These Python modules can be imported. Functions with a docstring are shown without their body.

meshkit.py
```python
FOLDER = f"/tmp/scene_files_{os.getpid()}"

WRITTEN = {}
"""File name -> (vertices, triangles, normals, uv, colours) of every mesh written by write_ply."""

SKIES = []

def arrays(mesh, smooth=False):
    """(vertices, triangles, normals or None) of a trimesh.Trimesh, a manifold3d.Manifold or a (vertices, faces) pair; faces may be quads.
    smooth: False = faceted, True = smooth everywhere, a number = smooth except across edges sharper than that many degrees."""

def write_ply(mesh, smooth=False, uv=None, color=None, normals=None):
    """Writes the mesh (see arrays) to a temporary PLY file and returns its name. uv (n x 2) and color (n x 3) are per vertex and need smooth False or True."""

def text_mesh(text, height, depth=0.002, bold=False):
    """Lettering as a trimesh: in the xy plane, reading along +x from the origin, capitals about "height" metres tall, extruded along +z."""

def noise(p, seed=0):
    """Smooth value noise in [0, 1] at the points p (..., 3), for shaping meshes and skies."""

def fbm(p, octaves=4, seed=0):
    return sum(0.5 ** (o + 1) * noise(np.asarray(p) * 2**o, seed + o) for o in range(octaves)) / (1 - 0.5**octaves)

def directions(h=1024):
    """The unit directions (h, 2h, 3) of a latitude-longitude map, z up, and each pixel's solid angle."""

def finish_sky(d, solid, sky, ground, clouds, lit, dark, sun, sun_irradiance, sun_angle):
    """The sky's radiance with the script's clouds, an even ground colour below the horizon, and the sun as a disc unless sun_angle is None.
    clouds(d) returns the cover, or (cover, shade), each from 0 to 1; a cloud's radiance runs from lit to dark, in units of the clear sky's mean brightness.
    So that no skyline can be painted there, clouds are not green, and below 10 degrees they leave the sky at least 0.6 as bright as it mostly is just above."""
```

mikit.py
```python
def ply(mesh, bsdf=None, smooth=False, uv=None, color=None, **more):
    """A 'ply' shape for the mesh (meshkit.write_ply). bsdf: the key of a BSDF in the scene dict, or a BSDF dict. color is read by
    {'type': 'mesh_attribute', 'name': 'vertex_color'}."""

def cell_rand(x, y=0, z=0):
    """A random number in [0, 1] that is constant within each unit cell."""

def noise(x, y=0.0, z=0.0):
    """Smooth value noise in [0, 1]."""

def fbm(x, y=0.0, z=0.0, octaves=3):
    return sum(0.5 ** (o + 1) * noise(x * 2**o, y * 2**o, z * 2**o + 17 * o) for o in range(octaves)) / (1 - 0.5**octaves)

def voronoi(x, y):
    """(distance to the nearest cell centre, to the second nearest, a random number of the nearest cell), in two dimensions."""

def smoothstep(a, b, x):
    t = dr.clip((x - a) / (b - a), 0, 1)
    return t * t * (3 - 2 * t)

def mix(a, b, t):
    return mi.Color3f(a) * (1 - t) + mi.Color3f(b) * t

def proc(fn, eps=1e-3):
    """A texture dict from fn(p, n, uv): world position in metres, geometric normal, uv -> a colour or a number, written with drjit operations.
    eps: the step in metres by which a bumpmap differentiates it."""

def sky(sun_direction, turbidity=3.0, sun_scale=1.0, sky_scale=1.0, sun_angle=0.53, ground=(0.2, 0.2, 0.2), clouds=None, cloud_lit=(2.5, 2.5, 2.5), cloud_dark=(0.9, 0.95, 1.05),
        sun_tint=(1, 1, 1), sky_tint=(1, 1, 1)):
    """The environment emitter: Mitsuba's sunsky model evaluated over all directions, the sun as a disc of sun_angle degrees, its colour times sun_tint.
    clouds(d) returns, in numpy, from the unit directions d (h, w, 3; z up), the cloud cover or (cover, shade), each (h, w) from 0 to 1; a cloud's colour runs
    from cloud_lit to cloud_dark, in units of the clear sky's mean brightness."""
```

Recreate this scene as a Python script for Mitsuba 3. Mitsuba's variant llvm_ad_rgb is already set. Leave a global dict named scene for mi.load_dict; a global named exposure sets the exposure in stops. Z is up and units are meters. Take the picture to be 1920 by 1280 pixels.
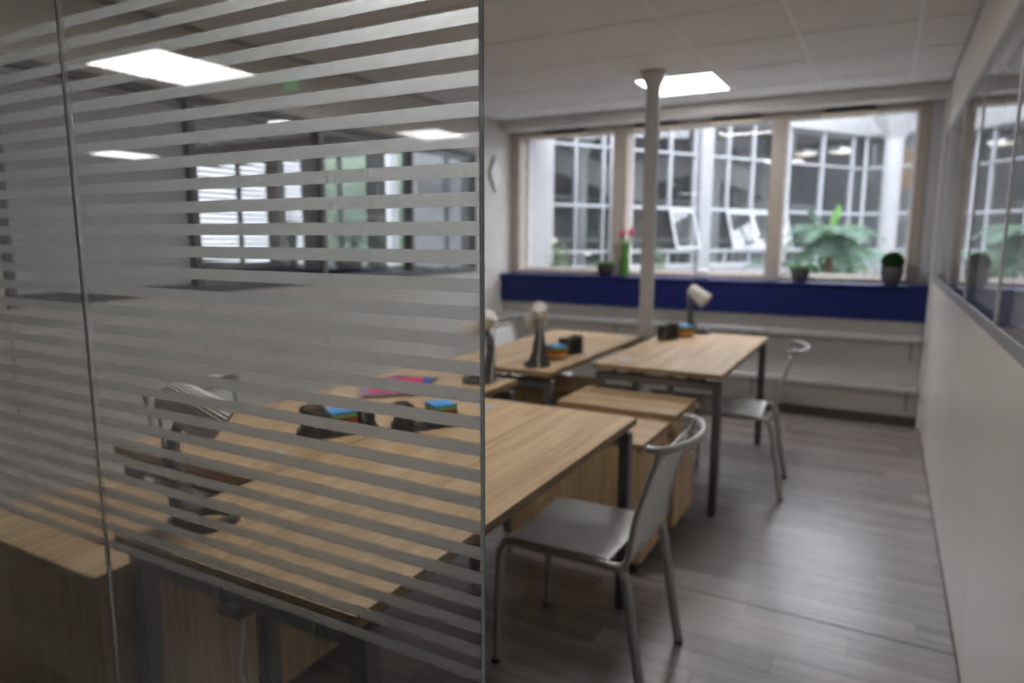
import math, random
import numpy as np
import trimesh
import manifold3d as m3
import drjit as dr
import mitsuba as mi
import mikit
from mikit import noise, fbm, cell_rand, smoothstep, mix, proc

T = mi.ScalarTransform4f
scene, labels = {}, {}
random.seed(7)
rng = np.random.default_rng(7)

# ------------------------------------------------------------------ camera
EYE = 1.40
YAW, PITCH, ROLL, FPIX = -0.49871, 0.15083, -0.00329, 1276.65
fwd = np.array([math.sin(YAW) * math.cos(PITCH), math.cos(YAW) * math.cos(PITCH), -math.sin(PITCH)])
right0 = np.array([math.cos(YAW), -math.sin(YAW), 0.0])
down0 = np.cross(fwd, right0)
down = -right0 * math.sin(ROLL) + down0 * math.cos(ROLL)
cam_pos = np.array([0.0, 0.0, EYE])
scene['camera'] = {
    'type': 'thinlens', 'fov': 2 * math.degrees(math.atan(960 / FPIX)), 'fov_axis': 'x',
    'aperture_radius': 0.0042, 'focus_distance': 0.95, 'near_clip': 0.02, 'far_clip': 200.0,
    'to_world': T().look_at(origin=cam_pos.tolist(), target=(cam_pos + fwd).tolist(), up=(-down).tolist()),
}

# ------------------------------------------------------------------ sky and exposure
def overcast(d):
    n = 0.5 + 0.5 * np.sin(3.1 * d[..., 0] + 1.3 * np.sin(2.3 * d[..., 1])) * np.cos(2.7 * d[..., 1])
    return np.ones(d.shape[:2]), 0.25 * n
scene['sky'] = mikit.sky((0.35, -0.5, 0.85), turbidity=5.0, sun_scale=0.0, sky_scale=56, clouds=overcast,
                         cloud_lit=(1.16, 1.22, 1.36), cloud_dark=(0.84, 0.90, 1.02))
exposure = 0.0
LAMP = 22.0          # radiance of the ceiling light panels

# ------------------------------------------------------------------ materials
def principled(key, color, rough=0.5, metallic=0.0, spec=0.5, **kw):
    c = color if isinstance(color, dict) else {'type': 'rgb', 'value': list(color)}
    scene[key] = {'type': 'principled', 'base_color': c, 'roughness': rough, 'metallic': metallic, 'specular': spec, **kw}

def oak_fn(ax):
    def f(p, n, uv):
        q = [p.x, p.y, p.z]
        l = q[ax]; a, b = [q[i] for i in range(3) if i != ax]
        w = 0.012 * noise(l * 2.0, a * 6, b * 6)
        broad = fbm((a + w) * 14, l * 0.9, (b + w) * 14, 3)
        fine = fbm((a + w) * 110, l * 3.5, (b + w) * 110, 3)
        pore = smoothstep(0.70, 0.88, noise((a + w) * 260, l * 9.0, (b + w) * 260))
        c = mix((0.42, 0.275, 0.145), (0.62, 0.445, 0.26), smoothstep(0.25, 0.75, 0.55 * broad + 0.45 * fine))
        return c * (1 - 0.16 * pore)
    return f
principled('mat_oak_y', proc(oak_fn(1)), 0.42, spec=0.4)
principled('mat_oak_x', proc(oak_fn(0)), 0.42, spec=0.4)
principled('mat_oak_z', proc(oak_fn(2)), 0.45, spec=0.4)

def oak_edge_shade_fn(p, n, uv):
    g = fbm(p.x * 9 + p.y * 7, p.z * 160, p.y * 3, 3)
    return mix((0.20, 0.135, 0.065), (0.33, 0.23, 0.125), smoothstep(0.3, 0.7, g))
principled('mat_oak_edge_shade', proc(oak_edge_shade_fn), 0.45, spec=0.35)  # darker than the tops: shade on the side faces is in the colour

PLANK_W, PLANK_L = 0.115, 0.92
def plank_off(r):
    return (r * 0.3819660113) % 1.0 * PLANK_L
def floor_fn(p, n, uv):
    r = dr.floor(p.y / PLANK_W)
    t = r * 0.3819660113
    off = (t - dr.floor(t)) * PLANK_L
    k = dr.floor((p.x + off) / PLANK_L)
    tone = cell_rand(r, k, 3)
    hue = cell_rand(r, k, 8)
    g = fbm(p.x * 3.0 + k * 7.1, p.y * 95, r * 1.7, 4)
    g2 = fbm(p.x * 1.2 + k * 3.1, p.y * 22 + r, 5.0, 2)
    v = 0.62 + 0.36 * tone + 0.55 * (g - 0.5) + 0.35 * (g2 - 0.5)
    c = mix((0.315, 0.27, 0.245), (0.325, 0.295, 0.285), hue)
    return c * v
principled('mat_floor', proc(floor_fn), 0.33, spec=0.7)
principled('mat_threshold', (0.11, 0.10, 0.09), 0.4, 0.3)

def wall_fn(base):
    def f(p, n, uv):
        return mi.Color3f(base) * (0.97 + 0.05 * fbm(p.x * 1.7 + p.y * 1.3, p.z * 1.9, 1.0, 3))
    return f
principled('mat_panel', proc(wall_fn((0.68, 0.655, 0.62))), 0.28, spec=0.5)
principled('mat_rearwall', (0.22, 0.215, 0.21), 0.6)
principled('mat_wall', proc(wall_fn((0.70, 0.685, 0.665))), 0.55, spec=0.3)
def tile_fn(p, n, uv):
    s = noise(p.x * 260, p.y * 260, 1.0)
    return mi.Color3f(0.72, 0.72, 0.717) * (0.97 + 0.04 * s)
principled('mat_tile', proc(tile_fn), 0.9, spec=0.1)
principled('mat_ceiling_plain', (0.64, 0.63, 0.61), 0.6, spec=0.3)  # one even off-white for the slab and the plain ceiling
principled('mat_grid', (0.78, 0.78, 0.77), 0.5, spec=0.3)
principled('mat_shadow_gap', (0.10, 0.10, 0.10), 0.55)
principled('mat_blue', (0.008, 0.014, 0.105), 0.42, spec=0.3)
principled('mat_column', (0.58, 0.58, 0.58), 0.4, spec=0.4)
principled('mat_beige', (0.45, 0.395, 0.34), 0.40, spec=0.5)
principled('mat_cream', (0.78, 0.70, 0.52), 0.45)
principled('mat_reveal', (0.55, 0.54, 0.56), 0.55)
principled('mat_alu', (0.72, 0.73, 0.76), 0.34, 0.35)
principled('mat_greyframe', (0.33, 0.335, 0.345), 0.40, 0.25)
principled('mat_leftframe', (0.20, 0.205, 0.215), 0.40, 0.25)
principled('mat_edge', (0.76, 0.80, 0.79), 0.2)  # pale tone stands in for light carried through the glass edge
principled('mat_edge_teal', (0.20, 0.40, 0.40), 0.2)
principled('mat_slat_light', (0.62, 0.63, 0.65), 0.45)
principled('mat_darkmetal', (0.085, 0.083, 0.082), 0.38, 0.5)
principled('mat_legmetal', (0.16, 0.16, 0.165), 0.36, 0.6)
principled('mat_chair', (0.56, 0.555, 0.53), 0.42, 0.2)
principled('mat_chairtube', (0.46, 0.455, 0.445), 0.36, 0.4)
principled('mat_chrome', (0.75, 0.75, 0.76), 0.18, 1.0)
principled('mat_black', (0.022, 0.022, 0.022), 0.45)
principled('mat_rubber', (0.03, 0.03, 0.03), 0.55)
principled('mat_lampdark', (0.055, 0.055, 0.057), 0.45)
principled('mat_shade', (0.83, 0.80, 0.73), 0.5)
principled('mat_white', (0.78, 0.78, 0.79), 0.45)
principled('mat_blind', (0.60, 0.615, 0.64), 0.5)
principled('mat_bracket', (0.40, 0.41, 0.40), 0.45, 0.3)
principled('mat_skirting', (0.085, 0.07, 0.06), 0.5)
principled('mat_grommet', (0.52, 0.53, 0.55), 0.45, 0.4)
principled('mat_potdark', (0.035, 0.034, 0.034), 0.5)
principled('mat_potgrey', (0.085, 0.083, 0.08), 0.6)
def pal(k, c, r=0.55): principled(k, c, r, spec=0.3)
pal('mat_note_blue', (0.10, 0.36, 0.78)); pal('mat_note_green', (0.22, 0.50, 0.08)); pal('mat_note_darkred', (0.28, 0.03, 0.02))
pal('mat_note_orange', (0.62, 0.22, 0.05)); pal('mat_note_yellow', (0.72, 0.55, 0.12)); pal('mat_note_teal', (0.07, 0.22, 0.26))
pal('mat_folder_pink', (0.72, 0.04, 0.16)); pal('mat_folder_blue', (0.07, 0.09, 0.42)); pal('mat_folder_lilac', (0.42, 0.26, 0.40)); pal('mat_folder_grey', (0.06, 0.065, 0.085))
pal('mat_grass', (0.16, 0.42, 0.04)); pal('mat_topiary', (0.03, 0.10, 0.015)); pal('mat_stem', (0.07, 0.20, 0.035)); pal('mat_flower_pink', (0.65, 0.06, 0.15)); pal('mat_bud', (0.42, 0.44, 0.20))
pal('mat_trunk', (0.12, 0.075, 0.05)); pal('mat_flower_white', (0.72, 0.70, 0.58)); pal('mat_soil', (0.05, 0.04, 0.03))
def leaf(k, c, t):
    scene[k] = {'type': 'principledthin', 'base_color': {'type': 'rgb', 'value': list(c)}, 'roughness': 0.5, 'diff_trans': t, 'eta': 1.4}
principled('mat_potgreen', (0.16, 0.22, 0.15), 0.3)
leaf('mat_palm', (0.165, 0.235, 0.19), 0.8); leaf('mat_palm_young', (0.20, 0.37, 0.12), 0.9); leaf('mat_leaf_pale', (0.24, 0.34, 0.21), 0.8); leaf('mat_leaf_dark', (0.11, 0.24, 0.10), 0.55); leaf('mat_hedge', (0.20, 0.255, 0.20), 0.9); principled('mat_hedge_core', (0.20, 0.26, 0.18), 0.8)
# courtyard
def render_fn(p, n, uv):
    return mi.Color3f(0.50, 0.50, 0.505) * (0.93 + 0.1 * fbm(p.x * 9, p.y * 9, p.z * 5, 3))
principled('mat_courtwhite', proc(render_fn), 0.7, spec=0.2)
def courtwhite_dim_fn(p, n, uv):
    return mi.Color3f(0.27, 0.27, 0.272) * (0.9 + 0.16 * fbm(p.x * 9, p.y * 9, p.z * 5, 3))
principled('mat_courtwhite_dim', proc(courtwhite_dim_fn), 0.7, spec=0.2)  # same courtyard white, colour darkened to offset strong sky light
principled('mat_courtframe', (0.33, 0.34, 0.355), 0.45)
principled('mat_courtgrey', (0.24, 0.248, 0.245), 0.55)
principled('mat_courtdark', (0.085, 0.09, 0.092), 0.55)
principled('mat_courtfloor', (0.50, 0.50, 0.50), 0.8)
principled('mat_ochre', (0.12, 0.075, 0.038), 0.6)
# glass
scene['mat_pane'] = {'type': 'thindielectric', 'int_ior': 1.5, 'ext_ior': 1.0}
scene['mat_glass'] = {'type': 'dielectric', 'int_ior': 1.52, 'ext_ior': 1.0,
                      'specular_transmittance': {'type': 'rgb', 'value': [0.98, 0.992, 0.988]}}
scene['mat_film'] = {'type': 'principledthin', 'base_color': {'type': 'rgb', 'value': [0.955, 0.98, 0.98]}, 'roughness': 0.80,
                     'spec_trans': 0.93, 'diff_trans': 1.5, 'eta': 1.5}

# ------------------------------------------------------------------ helpers
def numbered(key):
    if key not in scene and key not in labels:
        return key
    for i in range(1, 2000):
        k = '%s_%03d' % (key, i)
        if k not in scene and k not in labels:
            return k

def put(key, mesh, mat, smooth=False, tw=None, fixed=False, **kw):
    k = key if fixed else numbered(key)
    sh = dict(mesh) if isinstance(mesh, dict) else mikit.ply(mesh, mat, smooth=smooth)
    if tw is not None: sh['to_world'] = tw
    sh.update(kw)
    scene[k] = sh
    return k

def tag(k, label=None, cat=None, group=None, kind=None):
    d = labels.setdefault(k, {})
    if label: d['label'] = label
    if cat: d['category'] = cat
    if group: d['group'] = group
    if kind: d['kind'] = kind
    return k

def thing(name, label, cat, group=None, kind=None):
    k = numbered(name)
    return tag(k, label, cat, group, kind)

def box(x0, x1, y0, y1, z0, z1, b=0.0):
    if b <= 0:
        m = trimesh.creation.box((x1 - x0, y1 - y0, z1 - z0))
        m.apply_translation(((x0 + x1) / 2, (y0 + y1) / 2, (z0 + z1) / 2))
        return m
    b = min(b, (x1 - x0) * .45, (y1 - y0) * .45, (z1 - z0) * .45)
    pts = []
    for x, sx in ((x0, 1), (x1, -1)):
        for y, sy in ((y0, 1), (y1, -1)):
            for z, sz in ((z0, 1), (z1, -1)):
                pts += [(x, y + sy * b, z + sz * b), (x + sx * b, y, z + sz * b), (x + sx * b, y + sy * b, z)]
    return trimesh.convex.convex_hull(np.array(pts))

def cat(*ms):
    return trimesh.util.concatenate([m for m in ms])

def tf(m, rotz=0.0, t=(0, 0, 0), rotx=0.0, roty=0.0):
    m = m.copy()
    M = trimesh.transformations.euler_matrix(math.radians(rotx), math.radians(roty), math.radians(rotz), 'sxyz')
    M[:3, 3] = t
    m.apply_transform(M)
    return m

def tube(path, r, n=12, cap=True):
    """Swept round tube along a polyline; r a number or a list."""
    P = np.asarray(path, float)
    rs = np.full(len(P), r, float) if np.isscalar(r) else np.asarray(r, float)
    tan = np.gradient(P, axis=0)
    tan /= np.linalg.norm(tan, axis=1, keepdims=True) + 1e-12
    u = np.cross(tan[0], [0, 0, 1.0])
    if np.linalg.norm(u) < 1e-3: u = np.cross(tan[0], [0, 1.0, 0])
    u /= np.linalg.norm(u)
    V = []
    a = np.linspace(0, 2 * math.pi, n, endpoint=False)
    for i in range(len(P)):
        u = u - tan[i] * np.dot(u, tan[i]); u /= np.linalg.norm(u)
        w = np.cross(tan[i], u)
        V.append(P[i] + rs[i] * (np.cos(a)[:, None] * u + np.sin(a)[:, None] * w))
    V = np.vstack(V); F = []
    for i in range(len(P) - 1):
        for j in range(n):
            k = (j + 1) % n
            A, B, C, D = i * n + j, i * n + k, (i + 1) * n + k, (i + 1) * n + j
            F += [(A, B, C), (A, C, D)]
    if cap:
        V = np.vstack([V, P[0], P[-1]]); c0, c1 = len(V) - 2, len(V) - 1
        e = (len(P) - 1) * n
        for j in range(n):
            k = (j + 1) % n
            F += [(c0, k, j), (c1, e + j, e + k)]
    m = trimesh.Trimesh(V, F, process=False)
    if m.volume < 0: m.invert()
    return m

def curve(pts, n=24):
    """Catmull-Rom through the points."""
    P = np.asarray(pts, float)
    P = np.vstack([2 * P[0] - P[1], P, 2 * P[-1] - P[-2]])
    out = []
    segs = len(P) - 3
    for i in range(segs):
        for t in np.linspace(0, 1, max(2, n // segs), endpoint=(i == segs - 1)):
            a, b, c, d = P[i:i + 4]
            out.append(0.5 * (2 * b + (c - a) * t + (2 * a - 5 * b + 4 * c - d) * t * t + (3 * b - a - 3 * c + d) * t ** 3))
    return np.array(out)

def lathe(prof, n=32):
    m = trimesh.creation.revolve(np.asarray(prof, float), sections=n)
    if m.volume < 0: m.invert()
    return m

def cyl(r, z0, z1, n=24):
    return lathe([(0, z0), (r, z0), (r, z1), (0, z1)], n)

def loft(rings):
    """Closed loft through equal-length closed rings, fan caps."""
    n = len(rings[0]); V = np.vstack(rings); F = []
    for i in range(len(rings) - 1):
        for j in range(n):
            k = (j + 1) % n
            A, B, C, D = i * n + j, i * n + k, (i + 1) * n + k, (i + 1) * n + j
            F += [(A, B, C), (A, C, D)]
    V = np.vstack([V, rings[0].mean(0), rings[-1].mean(0)]); e = (len(rings) - 1) * n
    for j in range(n):
        k = (j + 1) % n
        F += [(len(V) - 2, k, j), (len(V) - 1, e + j, e + k)]
    m = trimesh.Trimesh(V, F, process=False)
    if m.volume < 0: m.invert()
    return m

def quad(a, b, c, d):
    return trimesh.Trimesh(np.array([a, b, c, d], float), [(0, 1, 2), (0, 2, 3)], process=False)

def place(rotz, t):
    return T().translate(list(map(float, t))).rotate([0, 0, 1], float(rotz))

class Kit:
    """A set of part meshes, built once and placed any number of times."""
    def __init__(self): self.parts = []
    def add(self, name, mesh, mat, smooth=False, label=None):
        self.parts.append((name, mikit.ply(mesh, mat, smooth=smooth), label)); return self
    def put(self, key, tw):
        names = {}
        for name, sh, lab in self.parts:
            k = put(key + '__' + name, sh, None, tw=tw)
            if lab: tag(k, lab)

# ------------------------------------------------------------------ room constants
XL, XR, YB, YW, ZC = -3.26, 0.31, 5.75, 6.02, 2.48
YG = 0.77                                   # the glass partition
TX, TY = 0.569, 0.613                       # ceiling grid
gx = [0.067 + k * TX for k in range(-6, 1)]
gy = [3.488 + k * TY for k in range(-8, 4)]

# ------------------------------------------------------------------ floor
put('floor', box(-11, 3.2, -8, 6.6, -0.12, -0.004), 'mat_floor', fixed=True)
tag('floor', 'grey-brown wood plank floor of the office', kind='structure')
unit = mikit.ply(trimesh.creation.box((1, 1, 1)), 'mat_floor')
joint_y = 2.60
r = math.ceil(0.80 / PLANK_W)
while (r + 1) * PLANK_W < 5.93:
    y0, y1 = r * PLANK_W + 0.0008, (r + 1) * PLANK_W - 0.0008
    off = plank_off(r)
    k = math.floor((-2.60 + off) / PLANK_L)
    while k * PLANK_L - off < XR:
        x0, x1 = max(k * PLANK_L - off + 0.0008, -2.60), min((k + 1) * PLANK_L - off - 0.0008, XR)
        k += 1
        if x1 - x0 < 0.02: continue
        put('floor__plank', unit, None, tw=T().translate([(x0 + x1) / 2, (y0 + y1) / 2, -0.004]).scale([x1 - x0, y1 - y0, 0.008]))
    r += 1
k = put('floor__threshold_strip', box(-2.6, XR, joint_y - 0.004, joint_y + 0.004, -0.002, 0.0012), 'mat_threshold')
tag(k, 'thin dark joint strip across the floor')

# ------------------------------------------------------------------ ceiling: slab, tiles, grid
put('ceiling', box(-11, 3.2, -8, 6.6, ZC + 0.03, ZC + 0.15), 'mat_ceiling_plain', fixed=True)
tag('ceiling', 'white suspended ceiling of square tiles', kind='structure')
LIGHT_CELLS = [(-1.640, 4.714), (-1.640, 1.649)]
def is_light(x, y):
    return any(abs(x - a) < 0.1 and abs(y - b) < 0.1 for a, b in LIGHT_CELLS)
xs = [XL] + [g for g in gx if XL + 0.05 < g < XR - 0.02] + [XR]
ys = [-1.42] + [g for g in gy if -1.3 < g < YB - 0.05] + [YB]
unit_tile = {}
for i in range(len(xs) - 1):
    for j in range(len(ys) - 1):
        if is_light(xs[i], ys[j]): continue
        w, l = xs[i + 1] - xs[i] - 0.020, ys[j + 1] - ys[j] - 0.020
        s = (round(w, 3), round(l, 3))
        if s not in unit_tile:
            unit_tile[s] = mikit.ply(box(-w / 2, w / 2, -l / 2, l / 2, 0, 0.028, 0.004), 'mat_tile')
        jit = float(rng.uniform(-0.0006, 0.0006))
        put('ceiling__tile', unit_tile[s], None, tw=T().translate([(xs[i] + xs[i + 1]) / 2, (ys[j] + ys[j + 1]) / 2, ZC + jit]))
for x in xs[1:-1]:
    put('ceiling__grid_bar', box(x - 0.0115, x + 0.0115, ys[0], YB, ZC + 0.004, ZC + 0.03), 'mat_grid')
for y in ys[1:-1]:
    put('ceiling__cross_bar', box(XL, XR, y - 0.0115, y + 0.0115, ZC + 0.005, ZC + 0.03), 'mat_grid')
# the office behind the camera carries on with a plain ceiling, seen in reflections only
k = put('ceiling__plain_area', cat(box(-11, 3.2, -8, ys[0], ZC, ZC + 0.029), box(-11, XL - 0.1, ys[0], 1.2, ZC, ZC + 0.029), box(XR + 0.1, 3.2, ys[0], 1.2, ZC, ZC + 0.029)), 'mat_ceiling_plain')

# ------------------------------------------------------------------ ceiling lights
def ceiling_light(x0, x1, y0, y1, label, power=1.0):
    t = thing('ceiling_light', label, 'ceiling light', 'square ceiling light panels')
    f = 0.016
    fr = cat(box(x0, x1, y0, y0 + f, ZC - 0.006, ZC + 0.028), box(x0, x1, y1 - f, y1, ZC - 0.006, ZC + 0.028),
             box(x0, x0 + f, y0 + f, y1 - f, ZC - 0.006, ZC + 0.028), box(x1 - f, x1, y0 + f, y1 - f, ZC - 0.006, ZC + 0.028))
    put(t + '__frame', fr, 'mat_white')
    put(t + '__diffuser', box(x0 + f, x1 - f, y0 + f, y1 - f, ZC - 0.002, ZC + 0.010), 'mat_white',
        emitter={'type': 'area', 'radiance': {'type': 'rgb', 'value': [LAMP * power, LAMP * power * 0.985, LAMP * power * 0.975]}})
ceiling_light(-1.632, -1.079, 4.722, 5.319, 'bright square ceiling light beside the grey column in front of the windows')
ceiling_light(-1.632, -1.079, 1.657, 2.254, 'bright square ceiling light above the nearest desks', 0.85)
ceiling_light(-4.54, -3.78, -1.85, -1.10, 'bright ceiling light of the office behind, reflected large in the striped glass at upper left', 0.55)
ceiling_light(-4.60, -4.02, -4.88, -4.25, 'bright ceiling light of the office behind, reflected in the striped glass at its right', 0.55)
ceiling_light(-9.35, -8.70, -4.55, -3.85, 'bright ceiling light farthest left in the office behind, reflected as a small slanted patch', 0.55)

# ------------------------------------------------------------------ walls
PY = [-0.39, 0.56, 1.51, 2.45, 3.40, 4.36, 5.31, YW]      # panel joints along both partitions
ZB0, ZB1 = 1.095, 2.13                                   # glazed band
def partition(side):
    s = 'left' if side < 0 else 'right'
    ymax = YW
    X = XL if side < 0 else XR
    t = 0.075
    xa, xb = (X - t, X) if side < 0 else (X, X + t)      # thickness
    w = 'wall_' + s
    ymin = YG + 0.0 if side < 0 else 0.56
    pys = [y for y in PY if y > ymin + 0.1]
    pys = [ymin] + pys
    fm = 'mat_leftframe' if side < 0 else 'mat_greyframe'
    hp = 0.022 if side < 0 else 0.011
    if side > 0: pys = [0.56, 1.56, 2.55, 3.53, 4.46, 5.38, YW]
    # hidden core above and below keeps the gaps dark
    core = [box(xa + 0.012, xb - 0.012, ymin, YW, 0, ZB0 - 0.02), box(xa + 0.012, xb - 0.012, ymin, YW, ZB1 + 0.03, ZC + 0.02)]
    if side < 0: core += [box(xa + 0.012, xb - 0.012, ymin, 1.50, ZB0 - 0.02, ZB1 + 0.03), box(xa + 0.012, xb - 0.012, 5.32, YW, ZB0 - 0.02, ZB1 + 0.03)]
    put(w, cat(*core), 'mat_shadow_gap', fixed=True)
    tag(w, '%s partition wall of white panels with a glazed band' % s, kind='structure')
    for a, b in zip(pys[:-1], pys[1:]):
        put(w + '__panel', box(xa, xb, a + 0.0018, b - 0.0018, 0.012, ZB0, 0.0012), 'mat_panel')
        put(w + '__upper_panel', box(xa, xb, a + 0.0018, b - 0.0018, ZB1 + 0.012, ZC - 0.012, 0.0012), 'mat_panel')
    if side < 0:
        put(w + '__solid_panel', box(xa, xb, ymin + 0.0018, 1.508, ZB0 + 0.003, ZB1 + 0.009, 0.0012), 'mat_panel')
        put(w + '__solid_panel', box(xa, xb, 5.312, YW - 0.0018, ZB0 + 0.003, ZB1 + 0.009, 0.0012), 'mat_panel')
        pys = pys[1:-1]; ymin = 1.51; ymax = 5.31
    n = 'window_5' if side < 0 else 'window_6'
    z0, z1 = ZB0, ZB1 + 0.012
    rl = 0.045
    xi = X - side * (0.004 if side < 0 else 0.0015)                                # frame stands 4 mm proud of the panels
    fa, fb = (min(xa, xi), max(xa, xi)) if side < 0 else (min(xi, xb), max(xi, xb))
    put(n, cat(box(fa, fb, ymin, ymax, z0, z0 + rl, 0.002), box(fa, fb, ymin, ymax, z1 - rl * 0.8, z1, 0.002)), fm, fixed=True)
    tag(n, 'glazed band in the %s partition wall, grey metal frame' % s, kind='structure')
    for i, y in enumerate(pys):
        a, b = y - hp, y + hp
        if i == 0: a, b = ymin, ymin + 0.04
        if i == len(pys) - 1: a, b = ymax - 0.04, ymax
        put(n + '__post', box(fa, fb, a, b, z0 + rl, z1 - rl * 0.8, 0.002), fm if side < 0 else 'mat_alu')
    names = ['nearest', 'second', 'third', 'fourth', 'fifth', 'sixth', 'seventh']
    for i, (a, b) in enumerate(zip(pys[:-1], pys[1:])):
        xg = X + side * (0.010 if side < 0 else 0.003)
        ya, yb = a + (hp if i else 0.04), b - (hp if i < len(pys) - 2 else 0.04)
        za, zb = z0 + rl, z1 - rl * 0.8
        put(n + '__pane', quad((xg, ya, za), (xg, yb, za), (xg, yb, zb), (xg, ya, zb)), 'mat_pane')
        # venetian blind between the panes
        bl = thing('venetian_blind', 'grey venetian blind behind the %s glazed pane of the %s wall from the camera' % (names[i], s), 'blind', 'venetian blinds in the partition walls')
        xc = X + side * 0.037
        sl = []
        step, hw, tilt = (0.015, 0.008, math.radians(62)) if side > 0 else ((0.015, 0.008, math.radians(66)) if i == 0 else ((0.028, 0.0125, math.radians(-24)) if i == 1 else (0.022, 0.0105, math.radians(-1.5))))
        nsl = int((zb - za - 0.05) / step)
        for q in range(nsl):
            zz = zb - 0.045 - q * step
            c, sn = hw * math.cos(tilt), hw * math.sin(tilt)
            sl.append(trimesh.Trimesh(*slat_mesh(xc, c * side, sn, zz, ya + 0.006, yb - 0.006), process=False))
        k = put(bl + '__slats', cat(*sl), 'mat_slat_light' if side < 0 and i else 'mat_blind')
        tag(k, kind='stuff')
        put(bl + '__head_rail', box(xc - 0.012, xc + 0.012, ya + 0.004, yb - 0.004, zb - 0.036, zb - 0.004, 0.002), 'mat_greyframe')
        put(bl + '__bottom_rail', box(xc - 0.008, xc + 0.008, ya + 0.006, yb - 0.006, za + 0.002, za + 0.012, 0.002), 'mat_greyframe')
    # far sheet of the double glazing
    xo = xa + 0.004 if side < 0 else xb - 0.004
    if side > 0:
        put(n + '__outer_sheet', box(xo - 0.003, xo + 0.003, ymin, YW, z0, z1), 'mat_courtgrey')
    else:
        for a, b in zip(pys[:-1], pys[1:]):
            put(n + '__outer_pane', quad((xo, a + 0.03, z0 + rl), (xo, b - 0.03, z0 + rl), (xo, b - 0.03, z1 - rl * 0.8), (xo, a + 0.03, z1 - rl * 0.8)), 'mat_pane')
    # bright ceiling trim and skirting joint
    put('trim_%d' % (1 if side < 0 else 2), box(*(sorted((X, X - side * 0.012))), YG, YB, ZC - 0.016, ZC + 0.004, 0.002), 'mat_greyframe', fixed=True)
    tag('trim_%d' % (1 if side < 0 else 2), 'thin grey trim where the %s wall meets the ceiling' % s, kind='structure')
    put('baseboard_' + s, box(*(sorted((X, X - side * 0.004))), ymin, YW - 0.1, 0.0, 0.010), 'mat_skirting', fixed=True)
    tag('baseboard_' + s, 'thin dark line along the foot of the %s wall' % s, kind='structure')

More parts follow.
